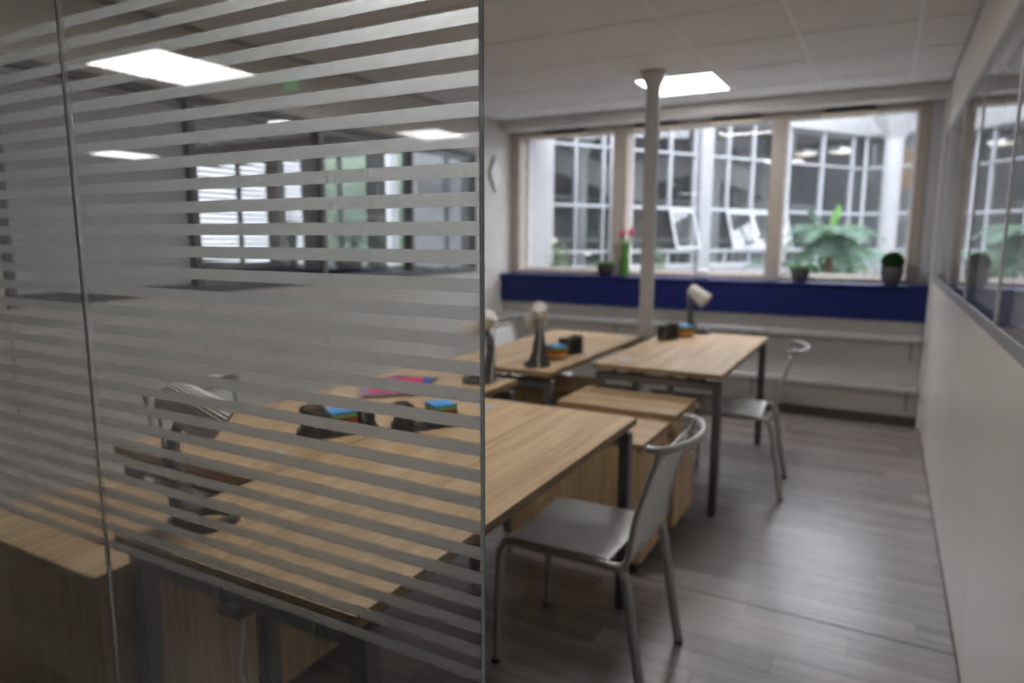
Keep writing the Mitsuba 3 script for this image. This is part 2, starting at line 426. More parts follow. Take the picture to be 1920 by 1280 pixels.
def slat_mesh(xc, c, s, z, y0, y1):
    th = 0.0005
    V = [(xc - c, y0, z - s - th), (xc + c, y0, z + s - th), (xc + c, y0, z + s + th), (xc - c, y0, z - s + th)]
    V += [(x, y1, zz) for x, _, zz in V]
    F = [(0, 1, 5), (0, 5, 4), (1, 2, 6), (1, 6, 5), (2, 3, 7), (2, 7, 6), (3, 0, 4), (3, 4, 7), (0, 3, 2), (0, 2, 1), (4, 5, 6), (4, 6, 7)]
    m = trimesh.Trimesh(V, F, process=False)
    if m.volume < 0: m.invert()
    return m.vertices, m.faces
partition(-1)
partition(1)
k = put('wall_right__corner_post', box(XR - 0.022, XR - 0.0005, YB - 0.03, YB + 0.004, 0.012, ZC - 0.018, 0.003), 'mat_grid')
# walls of the office behind the camera
put('wall_rear', box(-11, 3.2, -8.1, -8, 0, ZC + 0.03), 'mat_rearwall', fixed=True); tag('wall_rear', 'plain wall far behind the camera', kind='structure')
put('wall_far_left', box(-11.1, -11, -8, 1.3, 0, ZC + 0.03), 'mat_rearwall', fixed=True); tag('wall_far_left', 'plain wall at the far left of the office behind', kind='structure')
put('wall_far_right', box(3.2, 3.3, -8, 1.3, 0, ZC + 0.03), 'mat_rearwall', fixed=True); tag('wall_far_right', 'plain wall to the right of the office behind', kind='structure')
put('wall_side_left', box(-11, XL - 0.075, 1.2, 1.3, 0, ZC + 0.03), 'mat_wall', fixed=True); tag('wall_side_left', 'plain wall of the neighbouring room on the left', kind='structure')
put('wall_side_right', box(XR + 0.075, 3.2, 1.2, 1.3, 0, ZC + 0.03), 'mat_wall', fixed=True); tag('wall_side_right', 'plain wall of the neighbouring room on the right', kind='structure')

# the neighbouring room on the left, seen through the glazed band
XN = -8.6
put('wall_neighbour_left', box(XN - 0.1, XN, 1.3, 6.2, 0, ZC + 0.03), 'mat_wall', fixed=True); tag('wall_neighbour_left', 'far white wall of the neighbouring room', kind='structure')
put('wall_neighbour_front', cat(box(XN, XL - 0.075, 5.92, 6.20, 0, 1.04), box(XN, XL - 0.075, 5.92, 6.20, 2.34, ZC + 0.03)), 'mat_wall', fixed=True); tag('wall_neighbour_front', 'window wall of the neighbouring room', kind='structure')
put('trim_8', cat(box(XN, XL - 0.08, YB, YB + 0.025, 0.80, 1.045, 0.003), box(-6.35, XL - 0.08, YB - 0.012, 6.0, 1.040, 1.062, 0.004)), 'mat_blue', fixed=True); tag('trim_8', 'dark blue window ledge of the neighbouring room', kind='structure')
put('window_4', cat(box(XN, XL - 0.08, 6.0, 6.10, 1.045, 1.09, 0.003), box(XN, XL - 0.08, 6.0, 6.10, 2.30, 2.345, 0.003)), 'mat_beige', fixed=True); tag('window_4', 'windows of the neighbouring room, beige frames', kind='structure')
for a, b in ((-8.6, -8.5), (-6.66, -6.48), (-6.08, -5.86), (-5.10, -4.93), (-3.86, -3.64)):
    put('window_4__mullion', box(a, b, 5.98, 6.12, 1.09, 2.30, 0.004), 'mat_beige')
for a, m in ((-7.25, 'mat_black'), (-5.56, 'mat_white'), (-4.09, 'mat_white')):
    put('window_4__sash_bar', box(a - 0.022, a + 0.022, 6.05, 6.10, 1.09, 2.30, 0.003), m)
for a, b in ((-8.5, -6.66), (-6.48, -6.08), (-5.86, -5.10), (-4.93, -3.86)):
    put('window_4__pane', quad((a, 6.12, 1.09), (b, 6.12, 1.09), (b, 6.12, 2.30), (a, 6.12, 2.30)), 'mat_pane')

# exit sign on a bracket behind the camera, seen only as a green reflection in the glass
t = thing('exit_sign', 'small glowing green exit sign hung behind the camera, reflected in the striped glass', 'exit sign')
put(t + '__housing', box(-2.74, -2.44, -1.03, -0.97, 2.06, 2.20, 0.006), 'mat_white')
put(t + '__lit_face', box(-2.63, -2.55, -0.972, -0.966, 2.105, 2.155), 'mat_white', emitter={'type': 'area', 'radiance': {'type': 'rgb', 'value': [0.06, 0.9, 0.22]}})
put(t + '__bracket', box(-2.60, -2.58, -1.01, -0.99, 2.195, ZC + 0.002), 'mat_white')

# ------------------------------------------------------------------ window wall
put('wall_front', cat(box(XL, XR, 5.83, 6.05, 0, 0.80), box(XL, XR, 5.99, 6.20, 0.80, 1.055), box(XL, XR, 5.912, 6.20, 2.404, ZC + 0.03)), 'mat_wall', fixed=True)
tag('wall_front', 'white wall under the windows', kind='structure')
for a, b in zip([XL, -2.05, -0.84], [-2.05, -0.84, XR]):
    put('wall_front__panel', box(a + 0.002, b - 0.002, 5.815, 5.835, 0.075, 0.795, 0.002), 'mat_panel')
put('baseboard_front', box(XL, XR, 5.79, 5.83, 0.0, 0.068, 0.003), 'mat_skirting', fixed=True)
tag('baseboard_front', 'dark brown skirting below the windows', kind='structure')
put('trim_3', box(XL, XR, YB, 5.91, 2.388, ZC + 0.02, 0.006), 'mat_wall', fixed=True)
tag('trim_3', 'white boxed beam under the ceiling above the windows', kind='structure')
put('trim_4', box(XL, XR, YB, YB + 0.025, 0.80, 1.045, 0.003), 'mat_blue', fixed=True)
tag('trim_4', 'dark blue board and ledge under the windows', kind='structure')
k = put('trim_4__ledge', box(XL, XR, YB - 0.012, 6.03, 1.040, 1.062, 0.004), 'mat_blue'); tag(k, 'blue ledge that the plant pots stand on')
k = put('trim_4__underside', box(XL, XR, YB + 0.025, 5.84, 0.797, 0.81), 'mat_wall')

def window(i, x0, x1, label):
    n = 'window_%d' % i
    z0, z1, y0, y1 = 1.062, 2.405, 5.98, 6.19
    f = 0.035
    put(n, cat(box(x0, x1, y0, y1, z0, z0 + f, 0.004), box(x0, x1, y0, y1, z1 - 0.035, z1, 0.004),
               box(x0, x0 + f, y0, y1, z0 + f, z1 - 0.035, 0.004), box(x1 - f, x1, y0, y1, z0 + f, z1 - 0.035, 0.004)), 'mat_beige', fixed=True)
    tag(n, label, kind='structure')
    a, b, c, d = x0 + f, x1 - f, z0 + f, z1 - 0.035
    s = 0.022
    put(n + '__sash', cat(box(a, b, 6.15, 6.195, c, c + s, 0.003), box(a, b, 6.15, 6.195, d - s, d, 0.003),
                          box(a, a + s, 6.15, 6.195, c + s, d - s, 0.003), box(b - s, b, 6.15, 6.195, c + s, d - s, 0.003)), 'mat_white')
    put(n + '__pane', quad((a + s, 6.198, c + s), (b - s, 6.198, c + s), (b - s, 6.198, d - s), (a + s, 6.198, d - s)), 'mat_pane')
window(1, -3.22, -2.155, 'left window with a view of a white lattice facade')
window(2, -2.155, -0.825, 'middle window behind the grey column')
window(3, -0.825, 0.185, 'right window with the palm outside')
put('window_1__mullion', box(-2.215, -2.085, 5.955, 6.12, 1.062, 2.45, 0.005), 'mat_beige')
put('window_2__mullion', box(-0.875, -0.765, 5.955, 6.12, 1.062, 2.45, 0.005), 'mat_beige')
put('window_1__jamb', box(XL, -3.17, 5.955, 6.12, 1.062, 2.45, 0.005), 'mat_beige')
put('window_3__jamb', box(0.140, 0.215, 5.955, 6.12, 1.062, 2.45, 0.005), 'mat_beige')
put('window_1__head', box(XL, -2.16, 5.955, 6.12, 2.345, 2.45, 0.004), 'mat_beige')
put('window_2__head', box(-2.16, -0.82, 5.955, 6.12, 2.345, 2.45, 0.004), 'mat_beige')
put('window_3__head', box(-0.82, 0.215, 5.955, 6.12, 2.340, 2.45, 0.004), 'mat_beige')
put('trim_5', box(0.213, XR, 5.965, 6.12, 1.062, 2.45, 0.003), 'mat_reveal', fixed=True)
tag('trim_5', 'pale reveal between the right window and the right wall', kind='structure')
for x0, x1, lab in ((-2.90, -2.50, 'slim cream window vent with a black slot above the left window'),
                    (-2.01, -1.64, 'slim cream window vent with a black slot crossed by the grey column'),
                    (-1.34, -0.97, 'slim cream window vent with a black slot just right of the grey column'),
                    (-0.50, -0.15, 'slim cream window vent with a black slot above the right window')):
    t = thing('window_vent', lab, 'vent', 'slim vents along the window heads')
    put(t + '__cover', box(x0 - 0.02, x1 + 0.02, 5.918, 5.956, 2.332, 2.356, 0.004), 'mat_cream')
    put(t + '__slot', box(x0, x1, 5.915, 5.956, 2.358, 2.386, 0.002), 'mat_black')

# shelves along the window wall
for z, lab in ((0.690, 'upper long silver wall shelf under the blue board'), (0.315, 'lower long silver wall shelf near the floor')):
    t = thing('wall_shelf', lab, 'shelf', 'long silver shelves under the windows')
    for a, b in ((XL + 0.02, -2.01), (-2.004, -0.80), (-0.794, 0.270)):
        put(t + '__board', box(a, b, 5.715, 5.814, z - 0.012, z, 0.002), 'mat_bracket')
        put(t + '__front_lip', box(a, b, 5.698, 5.716, z - 0.032, z + 0.003, 0.004), 'mat_alu')
    for x in (-3.0, -2.1, -1.62, -0.90, 0.215):
        put(t + '__bracket', cat(box(x - 0.014, x + 0.014, 5.809, 5.816, z - 0.19, z - 0.012, 0.002), box(x - 0.010, x + 0.010, 5.725, 5.81, z - 0.045, z - 0.012, 0.002)), 'mat_bracket')

# column
t = thing('column', 'slim round grey-white column between the far desks', 'column')
k = put(t + '__shaft', tf(lathe([(0, 0), (0.046, 0), (0.048, 0.02), (0.048, 2.36), (0.052, 2.39), (0.066, 2.42), (0.078, 2.45), (0.080, 2.468), (0, 2.468)], 40), t=(-1.428, 4.56, 0)), 'mat_column', smooth=30)
k = put(t + '__ceiling_ring', tf(cyl(0.084, 2.466, 2.4795, 40), t=(-1.428, 4.56, 0)), 'mat_greyframe', smooth=30)

# wall plaque
t = thing('wall_plaque', 'small pale diamond-shaped plaque on the left wall beside the windows', 'wall decoration')
def diamond(r, x0, x1):
    V = [(x0, 0, r), (x0, r * .62, 0), (x0, 0, -r), (x0, -r * .62, 0)]
    V += [(x1, y, z) for _, y, z in V]
    return trimesh.convex.convex_hull(np.array(V))
put(t + '__frame', tf(diamond(0.165, 0.0, 0.018), t=(XL + 0.001, 5.62, 1.99)), 'mat_greyframe')
put(t + '__face', tf(diamond(0.152, 0.0, 0.022), t=(XL + 0.002, 5.62, 1.99)), 'mat_white')

# ------------------------------------------------------------------ glass partition with frosted stripes
PITCH_Z = 0.03785
def glass(x0, x1, label, dz):
    t = thing('glass_partition', label, 'glass partition', 'frameless glass panes of the striped partition')
    put(t + '__pane', box(x0, x1, YG, YG + 0.010, 0.012, ZC - 0.004, 0.0008), 'mat_glass')
    if x1 > -1:
        put(t + '__edge_glow', box(x1 + 0.0002, x1 + 0.0010, YG, YG + 0.0068, 0.012, ZC - 0.004), 'mat_edge')  # pale strip, glow of light through the glass painted on
        put(t + '__edge_line', box(x1 + 0.0002, x1 + 0.0010, YG + 0.0068, YG + 0.0104, 0.012, ZC - 0.004), 'mat_edge_teal')
    else:
        put(t + '__joint_seal', box(x1 + 0.0004, x1 + 0.0076, YG + 0.0005, YG + 0.0095, 0.012, ZC - 0.004, 0.001), 'mat_edge')
    zt = EYE + 0.4005 + dz
    for i in range(28):
        z1 = zt - i * PITCH_Z
        z0 = z1 - PITCH_Z * 0.505
        put(t + '__film_stripe', quad((x0 + 0.0005, YG + 0.0104, z0), (x1, YG + 0.0104, z0), (x1, YG + 0.0104, z1), (x0 + 0.0005, YG + 0.0104, z1)), 'mat_film')
glass(-1.376, -0.468, 'right pane of the frosted striped glass partition, its free edge in the open', 0.0)
glass(XL + 0.01, -1.384, 'left pane of the frosted striped glass partition, left of the upright joint', -0.0015)
put('trim_6', box(XL + 0.01, -0.468, YG - 0.008, YG + 0.018, 0.0, 0.012, 0.002), 'mat_alu', fixed=True); tag('trim_6', 'flat metal floor channel of the glass partition', kind='structure')
put('trim_7', box(XL + 0.01, -0.468, YG - 0.008, YG + 0.018, ZC - 0.004, ZC + 0.002), 'mat_alu', fixed=True); tag('trim_7', 'flat metal ceiling channel of the glass partition', kind='structure')

# ------------------------------------------------------------------ desks
def edge_shade(x0, x1, y0, y1, z0, z1, t=0.0016):
    return cat(box(x0, x1, y0, y0 + t, z0, z1), box(x0, x1, y1 - t, y1, z0, z1), box(x0, x0 + t, y0 + t, y1 - t, z0, z1), box(x1 - t, x1, y0 + t, y1 - t, z0, z1))
def desk(x0, x1, y0, y1, label, grommets=(), cable=None):
    t = thing('desk', label, 'desk', 'oak-topped desks with dark metal frames')
    zt = 0.74
    put(t + '__tabletop', box(x0 + 0.0016, x1 - 0.0016, y0 + 0.0016, y1 - 0.0016, zt - 0.026, zt), 'mat_oak_y')
    k = put(t + '__edge_shade', edge_shade(x0, x1, y0, y1, zt - 0.026, zt - 0.0002), 'mat_oak_edge_shade'); tag(k, 'oak edge strip with its shade painted in')
    s = 0.042
    for yy in (y0 + 0.025, y1 - 0.025 - s):
        for xx in (x0 + 0.004, x1 - 0.004 - s):
            k = put(t + '__leg', box(xx, xx + s, yy, yy + s, 0.006, zt - 0.048, 0.003), 'mat_legmetal')
            put(k.rsplit('__', 1)[0] + '__foot', box(xx + 0.004, xx + s - 0.004, yy + 0.004, yy + s - 0.004, 0.0, 0.008), 'mat_black')
        put(t + '__crossbar', box(x0 + 0.004 + s, x1 - 0.004 - s, yy, yy + s, zt - 0.048 - s, zt - 0.048, 0.003), 'mat_legmetal')
        for xx in (x0 + 0.10, x1 - 0.10):
            put(t + '__standoff', tf(cyl(0.013, zt - 0.05, zt - 0.025, 12), t=(xx, yy + s / 2, 0)), 'mat_black')
    for xx in (x0 + 0.16, x1 - 0.20):
        put(t + '__beam', box(xx, xx + 0.04, y0 + 0.025 + s, y1 - 0.025 - s, zt - 0.085, zt - 0.050, 0.002), 'mat_darkmetal')
    for gxx, gyy in grommets:
        k = put(t + '__grommet', tf(lathe([(0, 0), (0.040, 0), (0.040, 0.0015), (0.037, 0.003), (0, 0.0035)], 28), t=(gxx, gyy, zt - 0.0003)), 'mat_grommet', smooth=30)
        tag(k, 'flat round silver cable cover')
    return t
dA = desk(-1.476, -0.770, 0.850, 2.390, 'nearest oak desk, largest in view, behind the striped glass with the chair at its right', [(-1.35, 2.255)])
dB = desk(-2.120, -1.480, 1.240, 2.780, 'oak desk left of the nearest one, with pink and blue folders on it', [(-1.61, 1.42)])
dD = desk(-2.080, -1.420, 3.000, 4.480, 'oak desk in the far row left of the grey column', [(-1.535, 4.37)])
dE = desk(-1.333, -0.660, 3.360, 4.860, 'oak desk in the far row right of the grey column', [(-1.225, 3.555)])
for x in (-1.17, -0.90):
    k = put(dA + '__clip', box(x, x + 0.010, 0.868, 0.876, 0.648, 0.694, 0.001), 'mat_grommet'); tag(k, 'small pale clip on the frame')
k = put(dA + '__cable_box', box(-1.175, -1.105, 0.872, 0.92, 0.622, 0.651, 0.003), 'mat_black'); tag(k, 'small black socket box under the frame bar')
k = put(dB + '__cable_box', box(-1.965, -1.925, 1.262, 1.30, 0.60, 0.648, 0.003), 'mat_white'); tag(k, 'small white box under the frame bar')
cp = curve([(-1.135, 0.90, 0.624), (-1.130, 0.895, 0.56), (-1.135, 0.89, 0.49), (-1.085, 0.88, 0.44), (-1.03, 0.88, 0.40), (-1.015, 0.885, 0.30), (-1.01, 0.89, 0.12), (-1.0, 0.93, 0.012), (-0.98, 1.1, 0.008), (-1.1, 1.3, 0.008)], 60)
k = put('power_cable', tube(cp, 0.0042, 10), 'mat_white', smooth=True, fixed=True); tag('power_cable', 'white power cable hanging down under the nearest desk', 'cable')

# ------------------------------------------------------------------ cabinet left of the desk
t = thing('low_cabinet', 'low wooden cabinet behind the glass at the lower left, below desk height', 'cabinet')
put(t + '__body', box(-2.095, -1.485, 0.806, 1.225, 0.0, 0.630, 0.002), 'mat_oak_z')
put(t + '__top', box(-2.105, -1.479, 0.800, 1.232, 0.630, 0.655, 0.002), 'mat_oak_y')

def pedestal(x0, x1, y0, y1, zt, face, label, group='wooden drawer pedestals'):
    """face +1: drawers towards +x, -1: towards -x."""
    t = thing('drawer_pedestal', label, 'drawer pedestal', group)
    f = 0.018
    bx0, bx1 = (x0, x1 - f) if face > 0 else (x0 + f, x1)
    put(t + '__carcass', box(bx0, bx1, y0, y1, 0.060, zt - 0.022, 0.002), 'mat_oak_z')
    put(t + '__top', box(x0 + 0.0016, x1 - 0.0016, y0 - 0.0004, y1 + 0.0004, zt - 0.022, zt), 'mat_oak_x')
    k = put(t + '__edge_shade', edge_shade(x0, x1, y0 - 0.002, y1 + 0.002, zt - 0.022, zt - 0.0002), 'mat_oak_edge_shade'); tag(k, 'oak edge strip with its shade painted in')
    fx0, fx1 = (x1 - f, x1) if face > 0 else (x0, x0 + f)
    xf = x1 if face > 0 else x0
    for za, zb in ((0.445, zt - 0.026), (0.060, 0.441)):
        d = put(t + '__drawer_front', box(fx0, fx1, y0 + 0.002, y1 - 0.002, za, zb, 0.0015), 'mat_oak_z')
        zh = zb - 0.055
        yc = (y0 + y1) / 2
        pts = [(xf - face * 0.004, yc - 0.050, zh), (xf + face * 0.016, yc - 0.046, zh), (xf + face * 0.028, yc - 0.03, zh), (xf + face * 0.031, yc, zh),
               (xf + face * 0.028, yc + 0.03, zh), (xf + face * 0.016, yc + 0.046, zh), (xf - face * 0.004, yc + 0.050, zh)]
        put(d + '__handle', tube(curve(pts, 24), 0.0052, 10), 'mat_chrome', smooth=True)
    lk = cyl(0.009, 0, 0.016, 16)
    put(t + '__lock', tf(lk, roty=90 * face, t=(xf - face * 0.002, y1 - 0.035, zt - 0.05)), 'mat_black')
    for xx in (x0 + 0.05, x1 - 0.05):
        for yy in (y0 + 0.045, y1 - 0.045):
            put(t + '__caster', cat(tf(cyl(0.024, -0.011, 0.011, 18), rotx=90, t=(xx, yy, 0.0245)), box(xx - 0.016, xx + 0.016, yy - 0.014, yy + 0.014, 0.035, 0.061, 0.003)), 'mat_black', smooth=30)
    return t
pedestal(-1.410, -0.802, 2.585, 2.985, 0.576, 1, 'oak drawer pedestal beyond the nearest desk, behind the back of the front chair')
pedestal(-1.376, -0.780, 3.000, 3.377, 0.606, 1, 'oak drawer pedestal under the front end of the desk right of the column')
pedestal(-1.840, -1.450, 3.300, 3.720, 0.580, -1, 'shaded brown drawer pedestal under the desk left of the column')
pedestal(-1.860, -1.500, 1.312, 1.740, 0.580, -1, 'shaded brown drawer pedestal under the desk with the folders')

# ------------------------------------------------------------------ chairs (local: front towards +x, origin on the floor)
def chair_kit():
    kit = Kit()
    # seat sheet with rolled front edge
    prof = [(-0.174, 0.449), (-0.14, 0.452), (0.02, 0.450), (0.12, 0.450), (0.165, 0.447), (0.187, 0.438), (0.197, 0.424), (0.198, 0.412)]
    P = curve([(x, 0, z) for x, z in prof], 28)
    th = 0.0055
    ny = 14
    def edge(y): return 0.0
    def sheet(P, hw, th, flat=0.02):
        nrm = np.gradient(P, axis=0); nrm = np.stack([-nrm[:, 2], nrm[:, 1] * 0, nrm[:, 0]], 1); nrm /= np.linalg.norm(nrm, axis=1, keepdims=True)
        rings = []
        yy = np.linspace(-1, 1, ny)
        for p, n, h in zip(P, nrm, hw):
            dish = -0.010 * (1 - yy ** 2)
            top = np.stack([p[0] + n[0] * dish, yy * h, p[2] + n[2] * dish], 1)
            bot = top - n * th
            rings.append(np.vstack([top, bot[::-1]]))
        return loft(rings)
    hw = np.full(len(P), 0.196)
    i = np.arange(len(P)); d = len(P) - 1 - i
    hw -= np.where(d < 4, 0.006 * (4 - d), 0)
    kit.add('seat', sheet(P, hw, th), 'mat_chair', 40)
    # back sheet between the two posts
    Q = curve([(-0.233, 0, 0.455), (-0.239, 0, 0.52), (-0.254, 0, 0.60), (-0.281, 0, 0.69), (-0.303, 0, 0.762)], 24)
    hwb = np.linspace(0.190, 0.183, len(Q))
    hwb[:2] -= [0.012, 0.003]; hwb[-2:] -= [0.002, 0.008]
    kit.add('backrest', sheet(Q, hwb, -th), 'mat_chair', 40)
    for s in (-1, 1):
        y = s * 0.195
        # side rail that turns down into the front leg
        kit.add('front_leg', tube(curve([(-0.225, y, 0.436), (0.02, y, 0.436), (0.13, y, 0.436), (0.175, y, 0.428), (0.196, y, 0.400), (0.202, y, 0.34), (0.208, y * 1.01, 0.18), (0.212, y * 1.02, 0.006)], 56), 0.0115, 12), 'mat_chairtube', True)
        kit.add('rear_leg', tube(curve([(-0.205, y, 0.430), (-0.226, y, 0.405), (-0.236, y, 0.36), (-0.262, y * 1.01, 0.20), (-0.296, y * 1.03, 0.006)], 40), [0.0130] * 8 + list(np.linspace(0.0165, 0.0155, 32)), 12), 'mat_chairtube', True)
        kit.add('back_post', tube(curve([(-0.190, y, 0.438), (-0.218, y, 0.443), (-0.235, y, 0.468), (-0.243, y, 0.53), (-0.258, y, 0.61), (-0.285, y, 0.70), (-0.319, y * 0.99, 0.805)], 48), 0.0095, 12), 'mat_chairtube', True)
        kit.add('foot', tf(cyl(0.0145, 0, 0.010, 14), t=(0.212, y * 1.02, 0)), 'mat_rubber')
        kit.add('foot', tf(cyl(0.0165, 0, 0.010, 14), t=(-0.296, y * 1.03, 0)), 'mat_rubber')
    kit.add('cross_tube', tube([(-0.222, -0.195, 0.440), (-0.222, 0, 0.440), (-0.222, 0.195, 0.440)], 0.0085, 12), 'mat_chairtube', True)
    kit.add('front_stretcher', tube([(0.165, -0.195, 0.405), (0.165, 0, 0.405), (0.165, 0.195, 0.405)], 0.008, 12), 'mat_chairtube', True)
    rail = curve([(-0.282, -0.198, 0.812), (-0.302, -0.201, 0.812), (-0.322, -0.197, 0.812), (-0.346, -0.168, 0.812), (-0.374, -0.09, 0.812), (-0.383, 0, 0.812),
                  (-0.374, 0.09, 0.812), (-0.346, 0.168, 0.812), (-0.322, 0.197, 0.812), (-0.302, 0.201, 0.812), (-0.282, 0.198, 0.812)], 70)
    kit.add('top_rail', tube(rail, 0.0115, 14), 'mat_chairtube', True)
    kit.add('upper_bar', tube([(-0.309, -0.193, 0.782), (-0.311, 0, 0.782), (-0.309, 0.193, 0.782)], 0.0065, 10), 'mat_chairtube', True)
    return kit
CHAIR = chair_kit()
for x, y, a, lab in ((-0.835, 2.015, 180, 'light grey metal chair at the right side of the nearest desk'),
                     (-0.715, 3.965, 184, 'light grey metal chair at the right side of the desk right of the column'),
                     (-2.105, 1.745, 0, 'light grey metal chair seen through the glass just left of the nearest lamp'),
                     (-2.105, 4.225, 0, 'light grey metal chair at the left side of the desk left of the column')):
    t = thing('chair', lab, 'chair', 'light grey metal chairs')
    CHAIR.put(t, place(a, (x, y, 0)))

# ------------------------------------------------------------------ desk lamps (local: light points to +x, origin on the table)
def lamp_kit():
    kit = Kit()
    # base: thick horseshoe ring
    a = np.linspace(math.radians(-150), math.radians(150), 37)
    rings = []
    for t in a:
        c, s = math.cos(t), math.sin(t)
        w = 0.020
        ro, ri = 0.066, 0.066 - w
        rings.append(np.array([(ri * c, ri * s, 0.0), (ro * c, ro * s, 0.0), (ro * c, ro * s, 0.018), ((ro - .004) * c, (ro - .004) * s, 0.022), ((ri + .004) * c, (ri + .004) * s, 0.022), (ri * c, ri * s, 0.018)]))
    kit.add('base', loft(rings), 'mat_lampdark', 40)
    # foot plate and arm: wide at the bottom, slim at the top
    secs = [(-0.052, 0.062, 0.022, 0.000), (-0.053, 0.060, 0.022, 0.018), (-0.057, 0.050, 0.021, 0.040), (-0.064, 0.040, 0.018, 0.075), (-0.071, 0.033, 0.016, 0.115), (-0.075, 0.027, 0.015, 0.155),
            (-0.073, 0.0225, 0.014, 0.190), (-0.066, 0.0190, 0.0125, 0.215), (-0.055, 0.0155, 0.012, 0.236)]
    rings = []
    th = np.linspace(0, 2 * math.pi, 20, endpoint=False)
    for cx, hy, hx, z in secs:
        cs = np.sign(np.cos(th)) * np.abs(np.cos(th)) ** 0.6; sn = np.sign(np.sin(th)) * np.abs(np.sin(th)) ** 0.6
        rings.append(np.stack([cx + hx * cs, hy * sn, np.full(20, z)], 1))
    kit.add('arm', loft(rings), 'mat_lampdark', 45)
    kit.add('joint', tf(cyl(0.013, -0.017, 0.017, 18), rotx=90, t=(-0.050, 0, 0.238)), 'mat_lampdark', 30)
    # ribbed conical shade: axis from the small end to the opening
    s0, s1 = np.array([-0.082, 0, 0.316]), np.array([0.038, 0, 0.226])
    ax = (s1 - s0); L = np.linalg.norm(ax); ax /= L
    u = np.array([0, 1.0, 0]); w = np.cross(ax, u)
    n = 144
    ph = np.linspace(0, 2 * math.pi, n, endpoint=False)
    rib = 0.0009 * np.cos(36 * ph)
    def ring(d, r, k=1.0): return s0 + ax * d + (np.cos(ph) * (r + rib * k))[:, None] * u + (np.sin(ph) * (r + rib * k))[:, None] * w
    outer = [ring(0.000, 0.010, 0), ring(0.0, 0.033, 0.2), ring(0.005, 0.0385, 0.8), ring(0.05, 0.0445), ring(0.10, 0.0515), ring(L, 0.0575), ring(L, 0.0550, 0.3), ring(0.10, 0.0485, 0), ring(0.03, 0.037, 0), ring(0.012, 0.010, 0)]
    kit.add('shade', loft(outer), 'mat_shade', 35)
    bulb = lathe([(0, -0.03), (0.012, -0.03), (0.013, -0.01), (0.022, 0.012), (0.026, 0.03), (0.020, 0.047), (0.010, 0.055), (0, 0.057)], 20)
    M = np.eye(4); M[:3, 0] = u; M[:3, 1] = w; M[:3, 2] = ax; M[:3, 3] = s0 + ax * 0.045
    b = bulb.copy(); b.apply_transform(M)
    kit.add('bulb', b, 'mat_white', 30)
    cord = curve([(-0.082, 0.0, 0.31), (-0.100, 0.0, 0.285), (-0.095, 0.0, 0.245), (-0.093, 0, 0.20), (-0.094, 0, 0.15), (-0.090, 0.004, 0.10), (-0.084, 0.006, 0.05), (-0.082, 0.004, 0.012), (-0.10, 0.01, 0.004)], 48)
    kit.add('cord', tube(cord, 0.0040, 8), 'mat_white', True, 'thin white cord')
    return kit
LAMP_KIT = lamp_kit()
for x, y, a, lab in ((-1.345, 1.000, 36, 'desk lamp nearest the camera, ribbed pale shade and dark stand, behind the striped glass'),
                     (-1.625, 2.645, 180, 'desk lamp with cream shade half hidden behind the free edge of the glass'),
                     (-1.570, 3.150, 128, 'desk lamp with cream shade in front on the desk left of the column'),
                     (-1.115, 4.820, -6, 'desk lamp with cream shade farthest from the camera, against the blue board')):
    t = thing('desk_lamp', lab, 'lamp', 'desk lamps with cream shades and dark stands')
    LAMP_KIT.put(t, place(a, (x, y, 0.7405)))

# ------------------------------------------------------------------ mesh organizers and note blocks
def mesh_wall(path, z0, z1, pitch=0.0040, w=0.0016):
    """Wire lattice along a closed plan polyline."""
    P = np.asarray(path, float); ms = []
    seg = np.linalg.norm(np.roll(P, -1, 0) - P, axis=1); tot = seg.sum()
    n = int(tot / pitch)
    cum = np.concatenate([[0], np.cumsum(seg)])
    PP = np.vstack([P, P[:1]])
    for i in range(n):
        d = i * tot / n
        x, y = np.interp(d, cum, PP[:, 0]), np.interp(d, cum, PP[:, 1])
        ms.append(box(x - w / 2, x + w / 2, y - w / 2, y + w / 2, z0, z1))
    for z in np.arange(z0 + pitch, z1, pitch * 1.5):
        ms.append(tube(np.column_stack([PP, np.full(len(PP), z)]), w * 0.6, 4))
    return cat(*ms)
def rim(path, z, r):
    P = np.vstack([path, path[:1], path[1:2]])
    return tube(np.column_stack([P, np.full(len(P), z)]), r, 8)
def circle(cx, cy, r, n=36):
    a = np.linspace(0, 2 * math.pi, n, endpoint=False)
    return np.column_stack([cx + r * np.cos(a), cy + r * np.sin(a)])
def rrect(cx, cy, hx, hy, r=0.008):
    out = []
    for sx, sy, a0 in ((1, 1, 0), (-1, 1, 90), (-1, -1, 180), (1, -1, 270)):
        for a in np.linspace(a0, a0 + 90, 5):
            out.append((cx + sx * (hx - r) + r * math.cos(math.radians(a)), cy + sy * (hy - r) + r * math.sin(math.radians(a))))
    return np.array(out)
def organizer_kit(round_cup, rect_cup, L=0.255):
    kit = Kit()
    tr = rrect(0, 0, L / 2, 0.052, 0.01)
    kit.add('tray', cat(box(-L / 2, L / 2, -0.05, 0.05, 0.0, 0.0025), rim(tr, 0.018, 0.0016), mesh_wall(tr, 0.001, 0.018, 0.006)), 'mat_black')
    if round_cup:
        c = circle(-0.085, 0, 0.040)
        kit.add('pen_cup', cat(mesh_wall(c, 0.003, 0.098), rim(c, 0.098, 0.0024), tf(cyl(0.040, 0.0026, 0.005, 28), t=(-0.085, 0, 0))), 'mat_black')
    if rect_cup:
        c = rrect(rect_cup, 0, 0.024, 0.044)
        kit.add('letter_box', cat(mesh_wall(c, 0.003, 0.088), rim(c, 0.088, 0.0024), box(rect_cup - 0.023, rect_cup + 0.023, -0.043, 0.043, 0.0026, 0.005)), 'mat_black')
    return kit
K1 = organizer_kit(True, 0.096)
K2 = organizer_kit(False, -0.096)
K3 = organizer_kit(True, 0.0)
